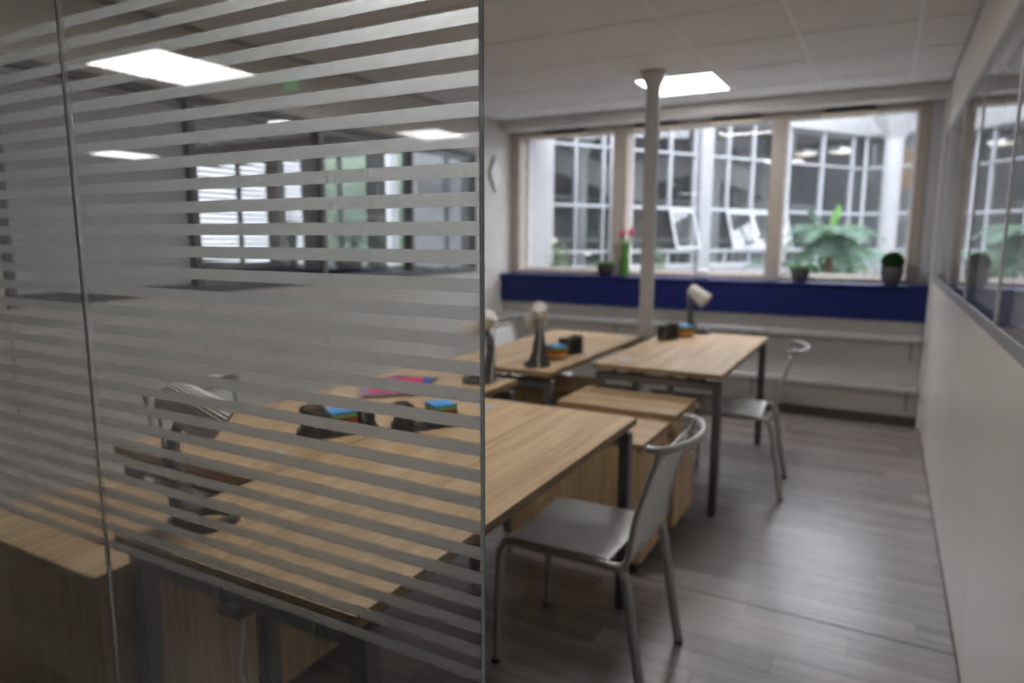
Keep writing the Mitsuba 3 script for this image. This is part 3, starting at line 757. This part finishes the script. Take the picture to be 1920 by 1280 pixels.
NOTE = [('mat_note_teal', 0.008), ('mat_note_orange', 0.012), ('mat_note_yellow', 0.010), ('mat_note_orange', 0.012), ('mat_note_darkred', 0.014), ('mat_note_green', 0.010), ('mat_note_blue', 0.010)]
def note_kit(stack):
    kit = Kit(); z = 0.0
    for i, (m, h) in enumerate(stack):
        j = 0.0012 * math.sin(5 * i)
        kit.add('paper_layer', box(-0.043 + j, 0.043 + j, -0.043 - j, 0.043 - j, z, z + h, 0.0006), m); z += h
    return kit
NOTES = note_kit(NOTE)
def desk_set(kit, x, y, a, note_d, lab, nlab):
    t = thing('desk_organizer', lab, 'desk organizer', 'black mesh desk organizers')
    kit.put(t, place(a, (x, y, 0.7405)))
    ca, sa = math.cos(math.radians(a)), math.sin(math.radians(a))
    t = thing('note_block', nlab, 'note block', 'multicoloured note blocks')
    NOTES.put(t, place(a, (x + note_d * ca, y + note_d * sa, 0.7435)))
desk_set(K1, -1.602, 1.702, 62, 0.012, 'black mesh desk organizer with round pen cup on the desk with the folders', 'multicoloured note block beside the round pen cup, left of two behind the glass')
desk_set(K2, -1.378, 1.925, 58, 0.045, 'black mesh desk organizer on the far left corner of the nearest desk', 'multicoloured note block, right of two behind the glass, nearest the glass edge')
def far_set(x, y, a, nx, ny, lab, nlab):
    t = thing('desk_organizer', lab, 'desk organizer', 'black mesh desk organizers')
    K4.put(t, place(a, (x, y, 0.7405)))
    t = thing('note_block', nlab, 'note block', 'multicoloured note blocks')
    NOTES.put(t, place(a, (nx, ny, 0.7405)))
K4 = Kit()
c = rrect(0.0, 0, 0.042, 0.030)
K4.add('letter_box', cat(mesh_wall(c, 0.003, 0.092), rim(c, 0.092, 0.0024), box(-0.041, 0.041, -0.029, 0.029, 0.0, 0.004)), 'mat_black')
c = circle(0.075, 0.012, 0.036)
K4.add('pen_cup', cat(mesh_wall(c, 0.003, 0.100), rim(c, 0.100, 0.0024), tf(cyl(0.036, 0.0, 0.004, 28), t=(0.075, 0.012, 0))), 'mat_black')
far_set(-1.565, 3.535, 60, -1.560, 3.375, 'black mesh pen cup and box on the desk left of the grey column', 'multicoloured note block right of the lamp on the desk left of the column')
far_set(-1.240, 4.385, 55, -1.165, 4.590, 'black mesh pen cup and box left of the farthest lamp', 'multicoloured note block beside the farthest lamp, against the blue board')

# folders on the desk
for dx, dy, a, m, z, lab in ((-1.885, 2.450, -24, 'mat_folder_grey', 0.7405, 'dark grey folder at the back of the fan on the desk behind the glass'),
                             (-1.872, 2.415, -16, 'mat_folder_blue', 0.7440, 'blue folder in the fan on the desk behind the glass'),
                             (-1.890, 2.310, 4, 'mat_folder_lilac', 0.7475, 'pale lilac folder in front in the fan on the desk behind the glass'),
                             (-1.868, 2.365, -6, 'mat_folder_pink', 0.7510, 'bright pink folder on top of the fan on the desk behind the glass')):
    k = thing('folder', lab, 'folder', 'fan of coloured folders')
    put(k, tf(cat(box(-0.11, 0.11, -0.15, 0.15, 0, 0.0012), box(-0.11, 0.11, -0.15, 0.149, 0.0016, 0.0030), box(-0.11, -0.108, -0.15, 0.15, 0.0008, 0.0022)), rotz=a + 40, t=(dx, dy, z)), m, fixed=True)

# ------------------------------------------------------------------ plants on the ledge
ZL = 1.062
def pot(x, y, r, h, mat, lab, top, tm):
    t = thing('potted_plant', lab, 'potted plant', 'potted plants on the blue ledge')
    put(t + '__pot', tf(lathe([(0, 0), (r * 0.55, 0), (r * 0.72, h * 0.12), (r * 0.93, h * 0.45), (r, h * 0.78), (r * 0.98, h), (r * 0.90, h), (r * 0.88, h * 0.88), (0, h * 0.88)], 36), t=(x, y, ZL)), mat, smooth=35)
    put(t + '__soil', tf(cyl(r * 0.87, h * 0.86, h * 0.90, 28), t=(x, y, ZL)), 'mat_soil')
    k = put(t + '__leaves', tf(top, t=(x, y, ZL)), tm)
    tag(k, kind='stuff')
def blades(n, r, z0, hmin, hmax, w, seed, lean=0.5):
    g = np.random.default_rng(seed); V, F = [], []
    for i in range(n):
        a, rr = g.uniform(0, 2 * math.pi), r * math.sqrt(g.uniform())
        h = g.uniform(hmin, hmax); b = g.uniform(0, 2 * math.pi)
        base = np.array([rr * math.cos(a), rr * math.sin(a), z0])
        tip = base + np.array([lean * h * math.cos(a) * rr / r, lean * h * math.sin(a) * rr / r, h])
        s = np.array([math.cos(b), math.sin(b), 0]) * w; q = np.array([-math.sin(b), math.cos(b), 0]) * w * 0.6
        o = len(V); V += [base - s, base + s, base + q, tip]; F += [(o, o + 1, o + 3), (o + 1, o + 2, o + 3), (o + 2, o, o + 3)]
    return trimesh.Trimesh(V, F, process=False)
pot(-2.225, 5.86, 0.078, 0.118, 'mat_potdark', 'dark round pot with short bright green grass left of the tulips', blades(420, 0.064, 0.10, 0.02, 0.045, 0.002, 3, 0.9), 'mat_grass')
pot(-0.588, 5.86, 0.072, 0.115, 'mat_potgrey', 'grey round pot with short bright green grass below the palm', blades(420, 0.060, 0.098, 0.02, 0.042, 0.002, 4, 0.9), 'mat_grass')
def topiary(r, z):
    g = np.random.default_rng(5); V, F = [], []
    ico = trimesh.creation.icosphere(3, r * 0.93)
    for i in range(2600):
        d = g.normal(size=3); d /= np.linalg.norm(d)
        if d[2] < -0.55: continue
        c = d * r * g.uniform(0.90, 1.03); u = np.cross(d, g.normal(size=3)); u /= np.linalg.norm(u); w = np.cross(d, u)
        o = len(V); s = 0.005; e = d * 0.003
        V += [c - u * s, c + w * s * 0.5 + e, c + u * s + e, c - w * s * 0.5 - e]; F += [(o, o + 1, o + 2), (o, o + 2, o + 3), (o, o + 2, o + 1), (o, o + 3, o + 2)]
    m = cat(ico, trimesh.Trimesh(V, F, process=False)); m.apply_translation((0, 0, z)); return m
pot(0.047, 5.86, 0.078, 0.135, 'mat_potgrey', 'grey round pot with a clipped dark green ball at the right end of the ledge', topiary(0.076, 0.168), 'mat_topiary')

# tulips in a slim glass-green vase
t = thing('flower_vase', 'tall slim bunch of pink tulips with green stems beside the column on the ledge', 'flowers')
vx, vy = -2.045, 5.86
put(t + '__vase', tf(lathe([(0, 0), (0.036, 0), (0.040, 0.02), (0.036, 0.10), (0.040, 0.16), (0.036, 0.16), (0.032, 0.10), (0.034, 0.012), (0, 0.012)], 28), t=(vx, vy, ZL)), 'mat_stem', smooth=35)
g = np.random.default_rng(11)
tul = [(-0.045, 0.00, 0.365), (-0.010, -0.01, 0.385), (0.050, 0.01, 0.405), (0.062, 0.0, 0.375), (0.030, 0.02, 0.375), (-0.03, 0.02, 0.35)]
for i, (dx, dy, z) in enumerate(tul):
    put(t + '__stem', tube(curve([(vx + dx * 0.15, vy + dy * 0.15, ZL + 0.02), (vx + dx * 0.4, vy + dy * 0.4, ZL + 0.2), (vx + dx, vy + dy, ZL + z - 0.01)], 12), 0.003, 6), 'mat_stem', smooth=True)
    fl = lathe([(0, 0), (0.010, 0.002), (0.017, 0.014), (0.016, 0.028), (0.010, 0.036), (0, 0.034)], 14)
    put(t + '__flower', tf(fl, t=(vx + dx, vy + dy, ZL + z - 0.012)), 'mat_flower_pink' if i < 5 else 'mat_bud', smooth=True)
for i in range(16):
    a = g.uniform(0, 2 * math.pi); rr = g.uniform(0.012, 0.034); h = g.uniform(0.22, 0.31)
    c0 = np.array([vx + rr * math.cos(a) * .6, vy + rr * math.sin(a) * .6, ZL + 0.02]); c1 = c0 + [0.6 * rr * math.cos(a), 0.6 * rr * math.sin(a), h]
    put(t + '__leaf', tube([c0, (c0 + c1) / 2 + [0.004 * math.cos(a), 0.004 * math.sin(a), 0], c1 - [0, 0, 0.04], c1], [0.006, 0.011, 0.008, 0.001], 6), 'mat_stem', smooth=True)
t = thing('white_bowl', 'small white domed bowl on the ledge right of the column', 'bowl')
put(t + '__body', tf(lathe([(0, 0), (0.055, 0), (0.066, 0.012), (0.069, 0.04), (0.062, 0.066), (0.045, 0.082), (0.02, 0.089), (0, 0.09)], 32), t=(-1.362, 5.87, ZL)), 'mat_white', smooth=35)
put(t + '__rim', tf(lathe([(0.050, 0.068), (0.064, 0.064), (0.065, 0.060), (0.050, 0.062)], 32), t=(-1.362, 5.87, ZL)), 'mat_white')

# ------------------------------------------------------------------ courtyard outside
put('courtyard_floor', box(-16, 5, 6.25, 18, -0.2, -0.02), 'mat_courtfloor', fixed=True); tag('courtyard_floor', 'pale paving of the courtyard outside', 'ground', kind='structure')
PA, PB, PC = np.array([-3.29, 6.86]), np.array([-0.40, 11.48]), np.array([0.40, 11.14])
PD = np.array([1.6, 9.4])
def seg_frame(A, B):
    e = (B - A) / np.linalg.norm(B - A); n = np.array([e[1], -e[0]])      # n: towards the courtyard (right of A->B)
    ang = math.degrees(math.atan2(e[1], e[0]))
    return A, e, n, ang
def on_seg(A, B):
    A, e, n, ang = seg_frame(A, B)
    return lambda m: tf(m, rotz=ang, t=(A[0], A[1], 0))                   # local x along the facade, local -y to the courtyard
RAIL = [(1.06, 0.03), (1.245, 0.018), (1.765, 0.018), (2.42, 0.012)]
def facade(A, B, label, mull, heads=True, awn=(), x0=None):
    t = thing('courtyard_facade', label, 'building')
    L = np.linalg.norm(B - A); P = on_seg(A, B); xa = -0.04 if x0 is None else x0
    put(t + '__base_wall', P(box(xa, L, 0.0, 0.15, -0.02, 1.03, 0.004)), 'mat_courtwhite_dim')
    for z, h in RAIL:
        put(t + '__rail', P(box(xa, L, -0.012, 0.05, z - h, z + h, 0.003)), 'mat_courtframe')
    for i, s in enumerate(mull):
        if s in awn:
            put(t + '__mullion', P(box(s - 0.014, s + 0.014, -0.010, 0.05, 1.09, 1.223, 0.003)), 'mat_courtframe')
            put(t + '__mullion', P(box(s - 0.014, s + 0.014, -0.010, 0.05, 1.787, 2.40, 0.003)), 'mat_courtframe')
        else:
            put(t + '__mullion', P(box(s - 0.015, s + 0.015, -0.010, 0.05, 1.09, 2.40, 0.003)), 'mat_courtframe')
        put(t + '__upper_mullion', P(box(s - 0.012, s + 0.012, -0.010, 0.05, 2.44, 2.90, 0.003)), 'mat_courtframe')
    put(t + '__fascia', P(box(xa, L, -0.05, 0.30, 2.88, 3.45, 0.004)), 'mat_courtwhite_dim')
    zz = [1.09, 1.223, 1.787, 2.40, 2.44, 2.88]
    ms = [xa] + list(mull) + [L]
    for a, b in zip(ms[:-1], ms[1:]):
        for z0, z1 in ((1.09, 1.223), (1.267, 1.743), (1.787, 2.40), (2.44, 2.88)):
            if abs(z0 - 1.267) < 1e-6 and a in awn: continue
            m = trimesh.Trimesh([(a + .01, 0.02, z0), (b - .01, 0.02, z0), (b - .01, 0.02, z1), (a + .01, 0.02, z1)], [(0, 1, 2), (0, 2, 3)], process=False)
            put(t + '__pane', P(m), 'mat_pane')
    # open awning sashes, hinged along their upper edge
    for s in awn:
        nx = min([q for q in list(mull) + [L] if q > s + 0.05])
        a, b = s, nx - 0.03; th = math.radians(17); H = 0.49
        def bar(p, q, r=0.014):
            return box(p[0] - r, q[0] + r, -r, r, min(p[1], q[1]) - r, max(p[1], q[1]) + r, 0.003)
        fr = cat(box(a - .016, a + .016, -.012, .012, -H, 0, .003), box(b - .016, b + .016, -.012, .012, -H, 0, .003), box(a, b, -.012, .012, -.03, 0, .003), box(a, b, -.012, .012, -H, -H + .03, .003))
        fr = tf(fr, rotx=-math.degrees(th), t=(0, -0.015, 1.742))
        put(t + '__awning_sash', P(fr), 'mat_courtframe')
        pn = trimesh.Trimesh([(a + .016, 0, -H + .03), (b - .016, 0, -H + .03), (b - .016, 0, -.03), (a + .016, 0, -.03)], [(0, 1, 2), (0, 2, 3)], process=False)
        put(t + '__awning_pane', P(tf(pn, rotx=-math.degrees(th), t=(0, -0.015, 1.742))), 'mat_pane')
    return t, P, L
mA = [0.02, 0.36, 0.745, 1.13, 1.75, 2.15, 2.42, 2.72, 3.17, 3.86, 4.56, 5.22]
tF, PF, LF = facade(PA, PB, 'white lattice facade across the courtyard, long side seen through all three windows', mA, awn=(1.75, 2.72, 3.17))
facade(PB, PC, 'short white lattice facade at the courtyard corner behind the round column', [0.03, 0.80])
facade(PC, PD, 'white lattice facade right of the round courtyard column, a strip at the window edge', [0.10, 1.0, 1.8])
def court_pillar(s0, s1, label, depth=0.10, mat='mat_courtwhite', z1=3.0):
    k = thing('courtyard_pillar', label, 'pillar', 'white pillars of the courtyard facade')
    put(k, PF(box(s0, s1, -depth, 0.02, -0.02, z1, 0.006)), mat, fixed=True)
court_pillar(-0.36, -0.03, 'broad white pillar at the left edge of the left window', 0.16)
court_pillar(0.835, 0.915, 'narrow white pillar outside beside the first window mullion')
court_pillar(2.19, 2.385, 'white pillar outside in the middle window, right of the grey column', 0.07, 'mat_courtwhite_dim')
# free standing round column with a flared capital
def court_column(x, y, r, ztop, label, mat='mat_courtwhite_dim', flare=2.75, n=8):
    k = thing('courtyard_column', label, 'column', 'round courtyard columns with flared heads')
    put(k + '__shaft', tf(lathe([(0, -0.02), (r, -0.02), (r, ztop - 0.62 + 0.3), (0, ztop - 0.62 + 0.3)], 32), t=(x, y, 0)), mat, smooth=35)
    put(k + '__capital', tf(lathe([(0, ztop - 0.33), (r * 1.06, ztop - 0.33), (r * 1.1, ztop - 0.29), (r * flare, ztop - 0.02), (r * flare, ztop + 0.25), (0, ztop + 0.25)], n), rotz=22.5, t=(x, y, 0)), mat)
court_column(-0.010, 10.30, 0.108, 2.97, 'round white courtyard column with a flared head behind the clipped green ball')
def inside(s, off):
    p = PA + (PB - PA) / np.linalg.norm(PB - PA) * s
    e = (PB - PA) / np.linalg.norm(PB - PA); n = np.array([-e[1], e[0]])
    q = p + n * off
    return q
q = inside(1.25, 1.2); court_column(q[0], q[1], 0.10, 2.75, 'grey inner column with a flared head seen through the left window lattice', 'mat_courtgrey', 2.0)
q = inside(3.9, 1.5); court_column(q[0], q[1], 0.17, 2.85, 'broad grey inner column with a flared head seen through the middle window', 'mat_courtgrey', 2.0)
q = inside(5.6, 1.6); court_column(q[0], q[1], 0.12, 2.85, 'grey inner column with a flared head seen behind the palm', 'mat_courtgrey', 2.0)
# interior behind the lattice facade
e = (PB - PA) / np.linalg.norm(PB - PA); nn = np.array([-e[1], e[0]])
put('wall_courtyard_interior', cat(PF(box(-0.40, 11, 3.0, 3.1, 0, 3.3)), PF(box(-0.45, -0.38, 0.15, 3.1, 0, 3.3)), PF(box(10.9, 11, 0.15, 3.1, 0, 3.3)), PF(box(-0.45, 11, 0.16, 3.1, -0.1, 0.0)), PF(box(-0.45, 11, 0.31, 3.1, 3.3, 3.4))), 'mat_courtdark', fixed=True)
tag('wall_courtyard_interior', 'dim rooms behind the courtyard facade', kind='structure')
tI = thing('interior_beam', 'pale sloping beams inside the rooms across the courtyard', 'beam')
for i, (s, z) in enumerate(((0.3, 2.3), (1.9, 2.35), (3.2, 2.42), (4.6, 2.5))):
    m = tf(box(-1.1, 1.1, 1.9, 2.05, -0.16, 0.20, 0.01), roty=(14 if i % 2 else -12), t=(0, 0, 0))
    m.apply_translation((s, 0, z)); put(tI + '__beam', PF(m), 'mat_courtgrey')
for i, (s, d) in enumerate(((0.55, 2.2), (1.6, 2.6), (2.5, 2.2), (4.3, 2.6), (5.1, 2.1), (6.2, 2.4))):
    put('wall_courtyard_interior__post', PF(box(s, s + 0.05, d, d + 0.05, 0, 3.3, 0.004)), 'mat_courtgrey')
k = put('interior_rail', cat(PF(box(-0.3, 10.8, 2.3, 2.36, 1.35, 1.40)), PF(box(-0.3, 10.8, 2.3, 2.36, 1.98, 2.03))), 'mat_courtgrey', fixed=True)
tag('interior_rail', 'pale horizontal rails inside the dim rooms across the courtyard', 'rail')
for i, (s, d, lab) in enumerate(((5.95, 1.40, 'small warm ceiling lamp across the courtyard, left of two in the right window'), (6.18, 0.90, 'small warm ceiling lamp across the courtyard, right of two in the right window'))):
    k = thing('interior_lamp', lab, 'lamp', 'warm lamps across the courtyard')
    put(k + '__housing', PF(box(s - 0.18, s + 0.18, d - 0.12, d + 0.12, 2.80, 2.86, 0.01)), 'mat_white')
    put(k + '__glow', PF(box(s - 0.16, s + 0.16, d - 0.10, d + 0.10, 2.788, 2.80)), 'mat_white', emitter={'type': 'area', 'radiance': {'type': 'rgb', 'value': [1.3, 1.15, 0.8]}})
k = put('ochre_panel', box(-0.12, 0.75, 12.2, 12.26, 2.15, 2.75, 0.005), 'mat_ochre', fixed=True); tag('ochre_panel', 'ochre orange panel in the rooms across the courtyard, top of the right window', 'panel')
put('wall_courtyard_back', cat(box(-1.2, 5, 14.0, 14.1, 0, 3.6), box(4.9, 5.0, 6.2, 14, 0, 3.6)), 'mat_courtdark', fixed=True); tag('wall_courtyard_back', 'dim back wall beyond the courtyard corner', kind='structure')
# building that the office is in, above and beside the windows
put('wall_outside_upper', cat(box(-12, XN, 6.12, 6.25, -0.02, 2.75), box(XN, XL, 6.201, 6.25, 2.345, 2.75), box(XN, XL, 6.201, 6.25, -0.02, 1.04), box(XR, 5, 6.12, 6.25, -0.02, 2.75), box(XL, XR, 6.201, 6.25, 2.45, 2.75)), 'mat_courtwhite', fixed=True)
tag('wall_outside_upper', 'outer face of the office building towards the courtyard', kind='structure')

# planting
def frond(base, direction, length, droop, mat, w=0.11, n=26, seed=0):
    """Feathery palm leaf: rachis plus drooping leaflets on both sides."""
    g = np.random.default_rng(seed)
    d = np.array(direction, float); d /= np.linalg.norm(d)
    side = np.cross(d, [0, 0, 1.0]); side /= np.linalg.norm(side)
    tt = np.linspace(0, 1, 14)
    P = np.array([base + d * length * t + np.array([0, 0, -droop * length * t * t]) for t in tt])
    V, F = [], []
    for i in range(n):
        t = 0.16 + 0.84 * i / (n - 1)
        p = np.array([np.interp(t, tt, P[:, k]) for k in range(3)])
        q = np.array([np.interp(min(1, t + 0.02), tt, P[:, k]) for k in range(3)])
        L = w * length * 2.2 * (0.35 + 1.1 * math.sin(math.pi * min(1, t * 0.9 + 0.08))) * g.uniform(0.85, 1.1)
        for s in (-1, 1):
            tip = p + side * s * L * 0.8 + d * L * 0.55 + np.array([0, 0, -0.45 * L + g.uniform(-.02, .02)])
            mid = (p + tip) / 2 + np.array([0, 0, 0.06 * L])
            h = (q - p); h = h / (np.linalg.norm(h) + 1e-9) * 0.009
            o = len(V); V += [p - h, p + h, mid + h, mid - h, tip]
            F += [(o, o + 1, o + 2), (o, o + 2, o + 3), (o + 3, o + 2, o + 4)]
    return tube(P, np.linspace(0.008, 0.002, len(P)), 6), trimesh.Trimesh(V, F, process=False)
def palm(x, y, z, label, specs, mat='mat_palm', r=0.035):
    t = thing('palm', label, 'palm', None)
    put(t + '__trunk', tube(curve([(x, y, -0.02), (x + 0.03, y, z * 0.5), (x, y, z)], 12), [r * 1.3] * 3 + [r] * (len(curve([(x, y, -0.02), (x + 0.03, y, z * 0.5), (x, y, z)], 12)) - 3), 10), 'mat_trunk', smooth=True)
    for i, (a, el, L, dr_) in enumerate(specs):
        ra, re = math.radians(a), math.radians(el)
        st, lv = frond(np.array([x, y, z]), (math.cos(ra) * math.cos(re), math.sin(ra) * math.cos(re), math.sin(re)), L, dr_, mat, seed=i)
        m = mat if el < 62 else 'mat_palm_young'
        k = put(t + '__frond', lv, m)
        put(k + '__midrib', st, 'mat_stem', smooth=True)
palm(-0.52, 7.60, 1.47, 'palm with broad feathery blue-green leaves outside the right window',
     [(0, 22, .55, .55), (30, 30, .50, .5), (62, 25, .55, .6), (95, 30, .5, .5), (125, 28, .55, .55), (155, 34, .5, .5), (185, 20, .55, .6), (215, 28, .5, .55), (250, 22, .5, .6), (285, 30, .5, .55), (320, 22, .5, .6),
      (200, 58, .40, .3), (40, 72, .30, .1), (345, -8, .45, .4), (195, -5, .45, .4), (100, 0, .4, .4), (270, -12, .4, .4), (15, -25, .42, .5), (50, -18, .40, .5), (150, -20, .42, .5), (225, -25, .42, .5), (300, -28, .40, .5), (330, -5, .50, .6), (172, 8, .52, .6)])
palm(-0.35, 8.35, 1.18, 'lower darker palm behind the feathery one outside the right window',
     [(a, 18 + 12 * (i % 3), .52, .55) for i, a in enumerate(range(0, 360, 30))])
palm(0.35, 7.9, 1.20, 'small bright palm leaf cluster behind the clipped green ball', [(a, 30 + 8 * (i % 2), .38, .6) for i, a in enumerate(range(20, 380, 60))], 'mat_leaf_pale')
palm(-0.98, 7.35, 1.12, 'low blue-green palm at the left edge of the right window', [(a, 28 + 10 * (i % 2), .34, .55) for i, a in enumerate(range(0, 360, 45))])
def shrub(x, y, z0, rx, h, n, mat, seed, size=0.03):
    g = np.random.default_rng(seed); V, F = [], []
    for i in range(n):
        d = g.normal(size=3); d /= np.linalg.norm(d); rr = g.uniform(0.45, 1.0)
        c = np.array([x, y, z0 + h / 2]) + d * rr * np.array([rx, rx, h / 2])
        u = g.normal(size=3); u /= np.linalg.norm(u); w = np.cross(u, d); w /= np.linalg.norm(w) + 1e-9
        s = size * g.uniform(0.6, 1.3); o = len(V)
        V += [c - u * s, c + w * s * 0.3, c + u * s, c - w * s * 0.3]; F += [(o, o + 1, o + 2), (o, o + 2, o + 3)]
    return trimesh.Trimesh(V, F, process=False)
def bush(x, y, z0, rx, h, n, mat, seed, label, size=0.03, flowers=0):
    t = thing('bush', label, 'bush')
    put(t + '__stems', cat(*[tube([(x + 0.02 * k, y, -0.02), (x + 0.05 * k, y + 0.02, (z0 + h) * 0.5), (x + 0.09 * k * rx / 0.2, y, z0 + h * 0.8)], 0.006, 6) for k in (-1, 0, 1)]), 'mat_trunk')
    k = put(t + '__leaves', shrub(x, y, z0, rx, h, n, mat, seed, size), mat); tag(k, kind='stuff')
    if flowers:
        g = np.random.default_rng(seed + 50)
        for i in range(flowers):
            fx, fz = x + g.uniform(-rx, rx) * 1.0, z0 + h * g.uniform(0.75, 1.15)
            f = lathe([(0, -0.006), (0.035, 0.002), (0.040, 0.010), (0.02, 0.016), (0, 0.016)], 12)
            k = put(t + '__flower_head', tf(f, rotx=g.uniform(-15, 15), t=(fx, y + g.uniform(-.06, .06), fz)), 'mat_flower_white')
bush(-3.00, 6.55, 0.85, 0.155, 0.52, 240, 'mat_leaf_pale', 21, 'pale green plant with cream flower heads at the far left of the left window', 0.032, 4)
bush(-2.63, 6.60, 0.80, 0.17, 0.38, 380, 'mat_leaf_pale', 22, 'pale green bush low in the left window', 0.03, 3)
bush(-2.38, 6.62, 0.85, 0.10, 0.36, 160, 'mat_leaf_dark', 23, 'small darker green bush low in the left window beside the dark pot', 0.03)
bush(-1.96, 6.60, 0.85, 0.10, 0.50, 150, 'mat_leaf_pale', 24, 'pale green plant outside behind the tulips', 0.03)
bush(-0.55, 8.00, 0.55, 0.50, 0.80, 900, 'mat_leaf_dark', 25, 'dense green bush under the palms outside the right window', 0.045)
bush(0.20, 8.05, 0.60, 0.22, 0.62, 300, 'mat_leaf_pale', 26, 'pale green bush outside at the right end of the right window', 0.04)

# seen through the neighbouring room: plants on its ledge, greenery and a white building outside
t = thing('tall_plant', 'tall slim plant in a glass vase on the ledge of the neighbouring room', 'potted plant')
put(t + '__vase', tf(lathe([(0, 0), (0.05, 0), (0.055, 0.05), (0.05, 0.25), (0.06, 0.36), (0.052, 0.36), (0.04, 0.25), (0.045, 0.02), (0, 0.02)], 24), t=(-6.13, 5.86, ZL)), 'mat_potgreen', smooth=35)
for a, h in ((-0.10, 0.62), (-0.02, 0.68), (0.03, 0.55), (0.10, 0.58)):
    put(t + '__leaf', tube(curve([(-6.13 + a * .2, 5.86, ZL + 0.1), (-6.13 + a * .5, 5.86, ZL + h * .6), (-6.13 + a, 5.86, ZL + h)], 12), [0.016] * 6 + [0.012, 0.011, 0.010, 0.008, 0.006, 0.003], 8), 'mat_stem', smooth=True)
t = thing('planter', 'dark bowl with a leafy plant on the ledge of the neighbouring room', 'potted plant')
put(t + '__bowl', tf(lathe([(0, 0), (0.12, 0), (0.17, 0.08), (0.18, 0.16), (0.165, 0.16), (0.10, 0.03), (0, 0.03)], 28), t=(-5.28, 5.86, ZL)), 'mat_potgrey', smooth=35)
k = put(t + '__leaves', shrub(-5.25, 5.86, ZL + 0.10, 0.17, 0.50, 120, 'mat_leaf_pale', 41, 0.05), 'mat_leaf_pale'); tag(k, kind='stuff')
t = thing('garden_hedge', 'tall green hedge outside the neighbouring room', 'hedge')
put(t + '__twigs', box(-10.9, -5.6, 10.9, 11.2, 0, 3.2), 'mat_hedge_core')
k = put(t + '__leaves', cat(*[shrub(-10.7 + 0.5 * i, 10.6, 0.1, 0.5, 3.4, 420, '', 60 + i, 0.07) for i in range(11)]), 'mat_hedge')
tag(k, kind='stuff')
k = put('white_annex', cat(box(-15, -8.8, 8.9, 9.1, 0, 3.6), box(-7.05, -6.85, 8.6, 8.8, 0, 3.4)), 'mat_courtwhite', fixed=True)
tag('white_annex', 'white building outside the neighbouring room', 'building')
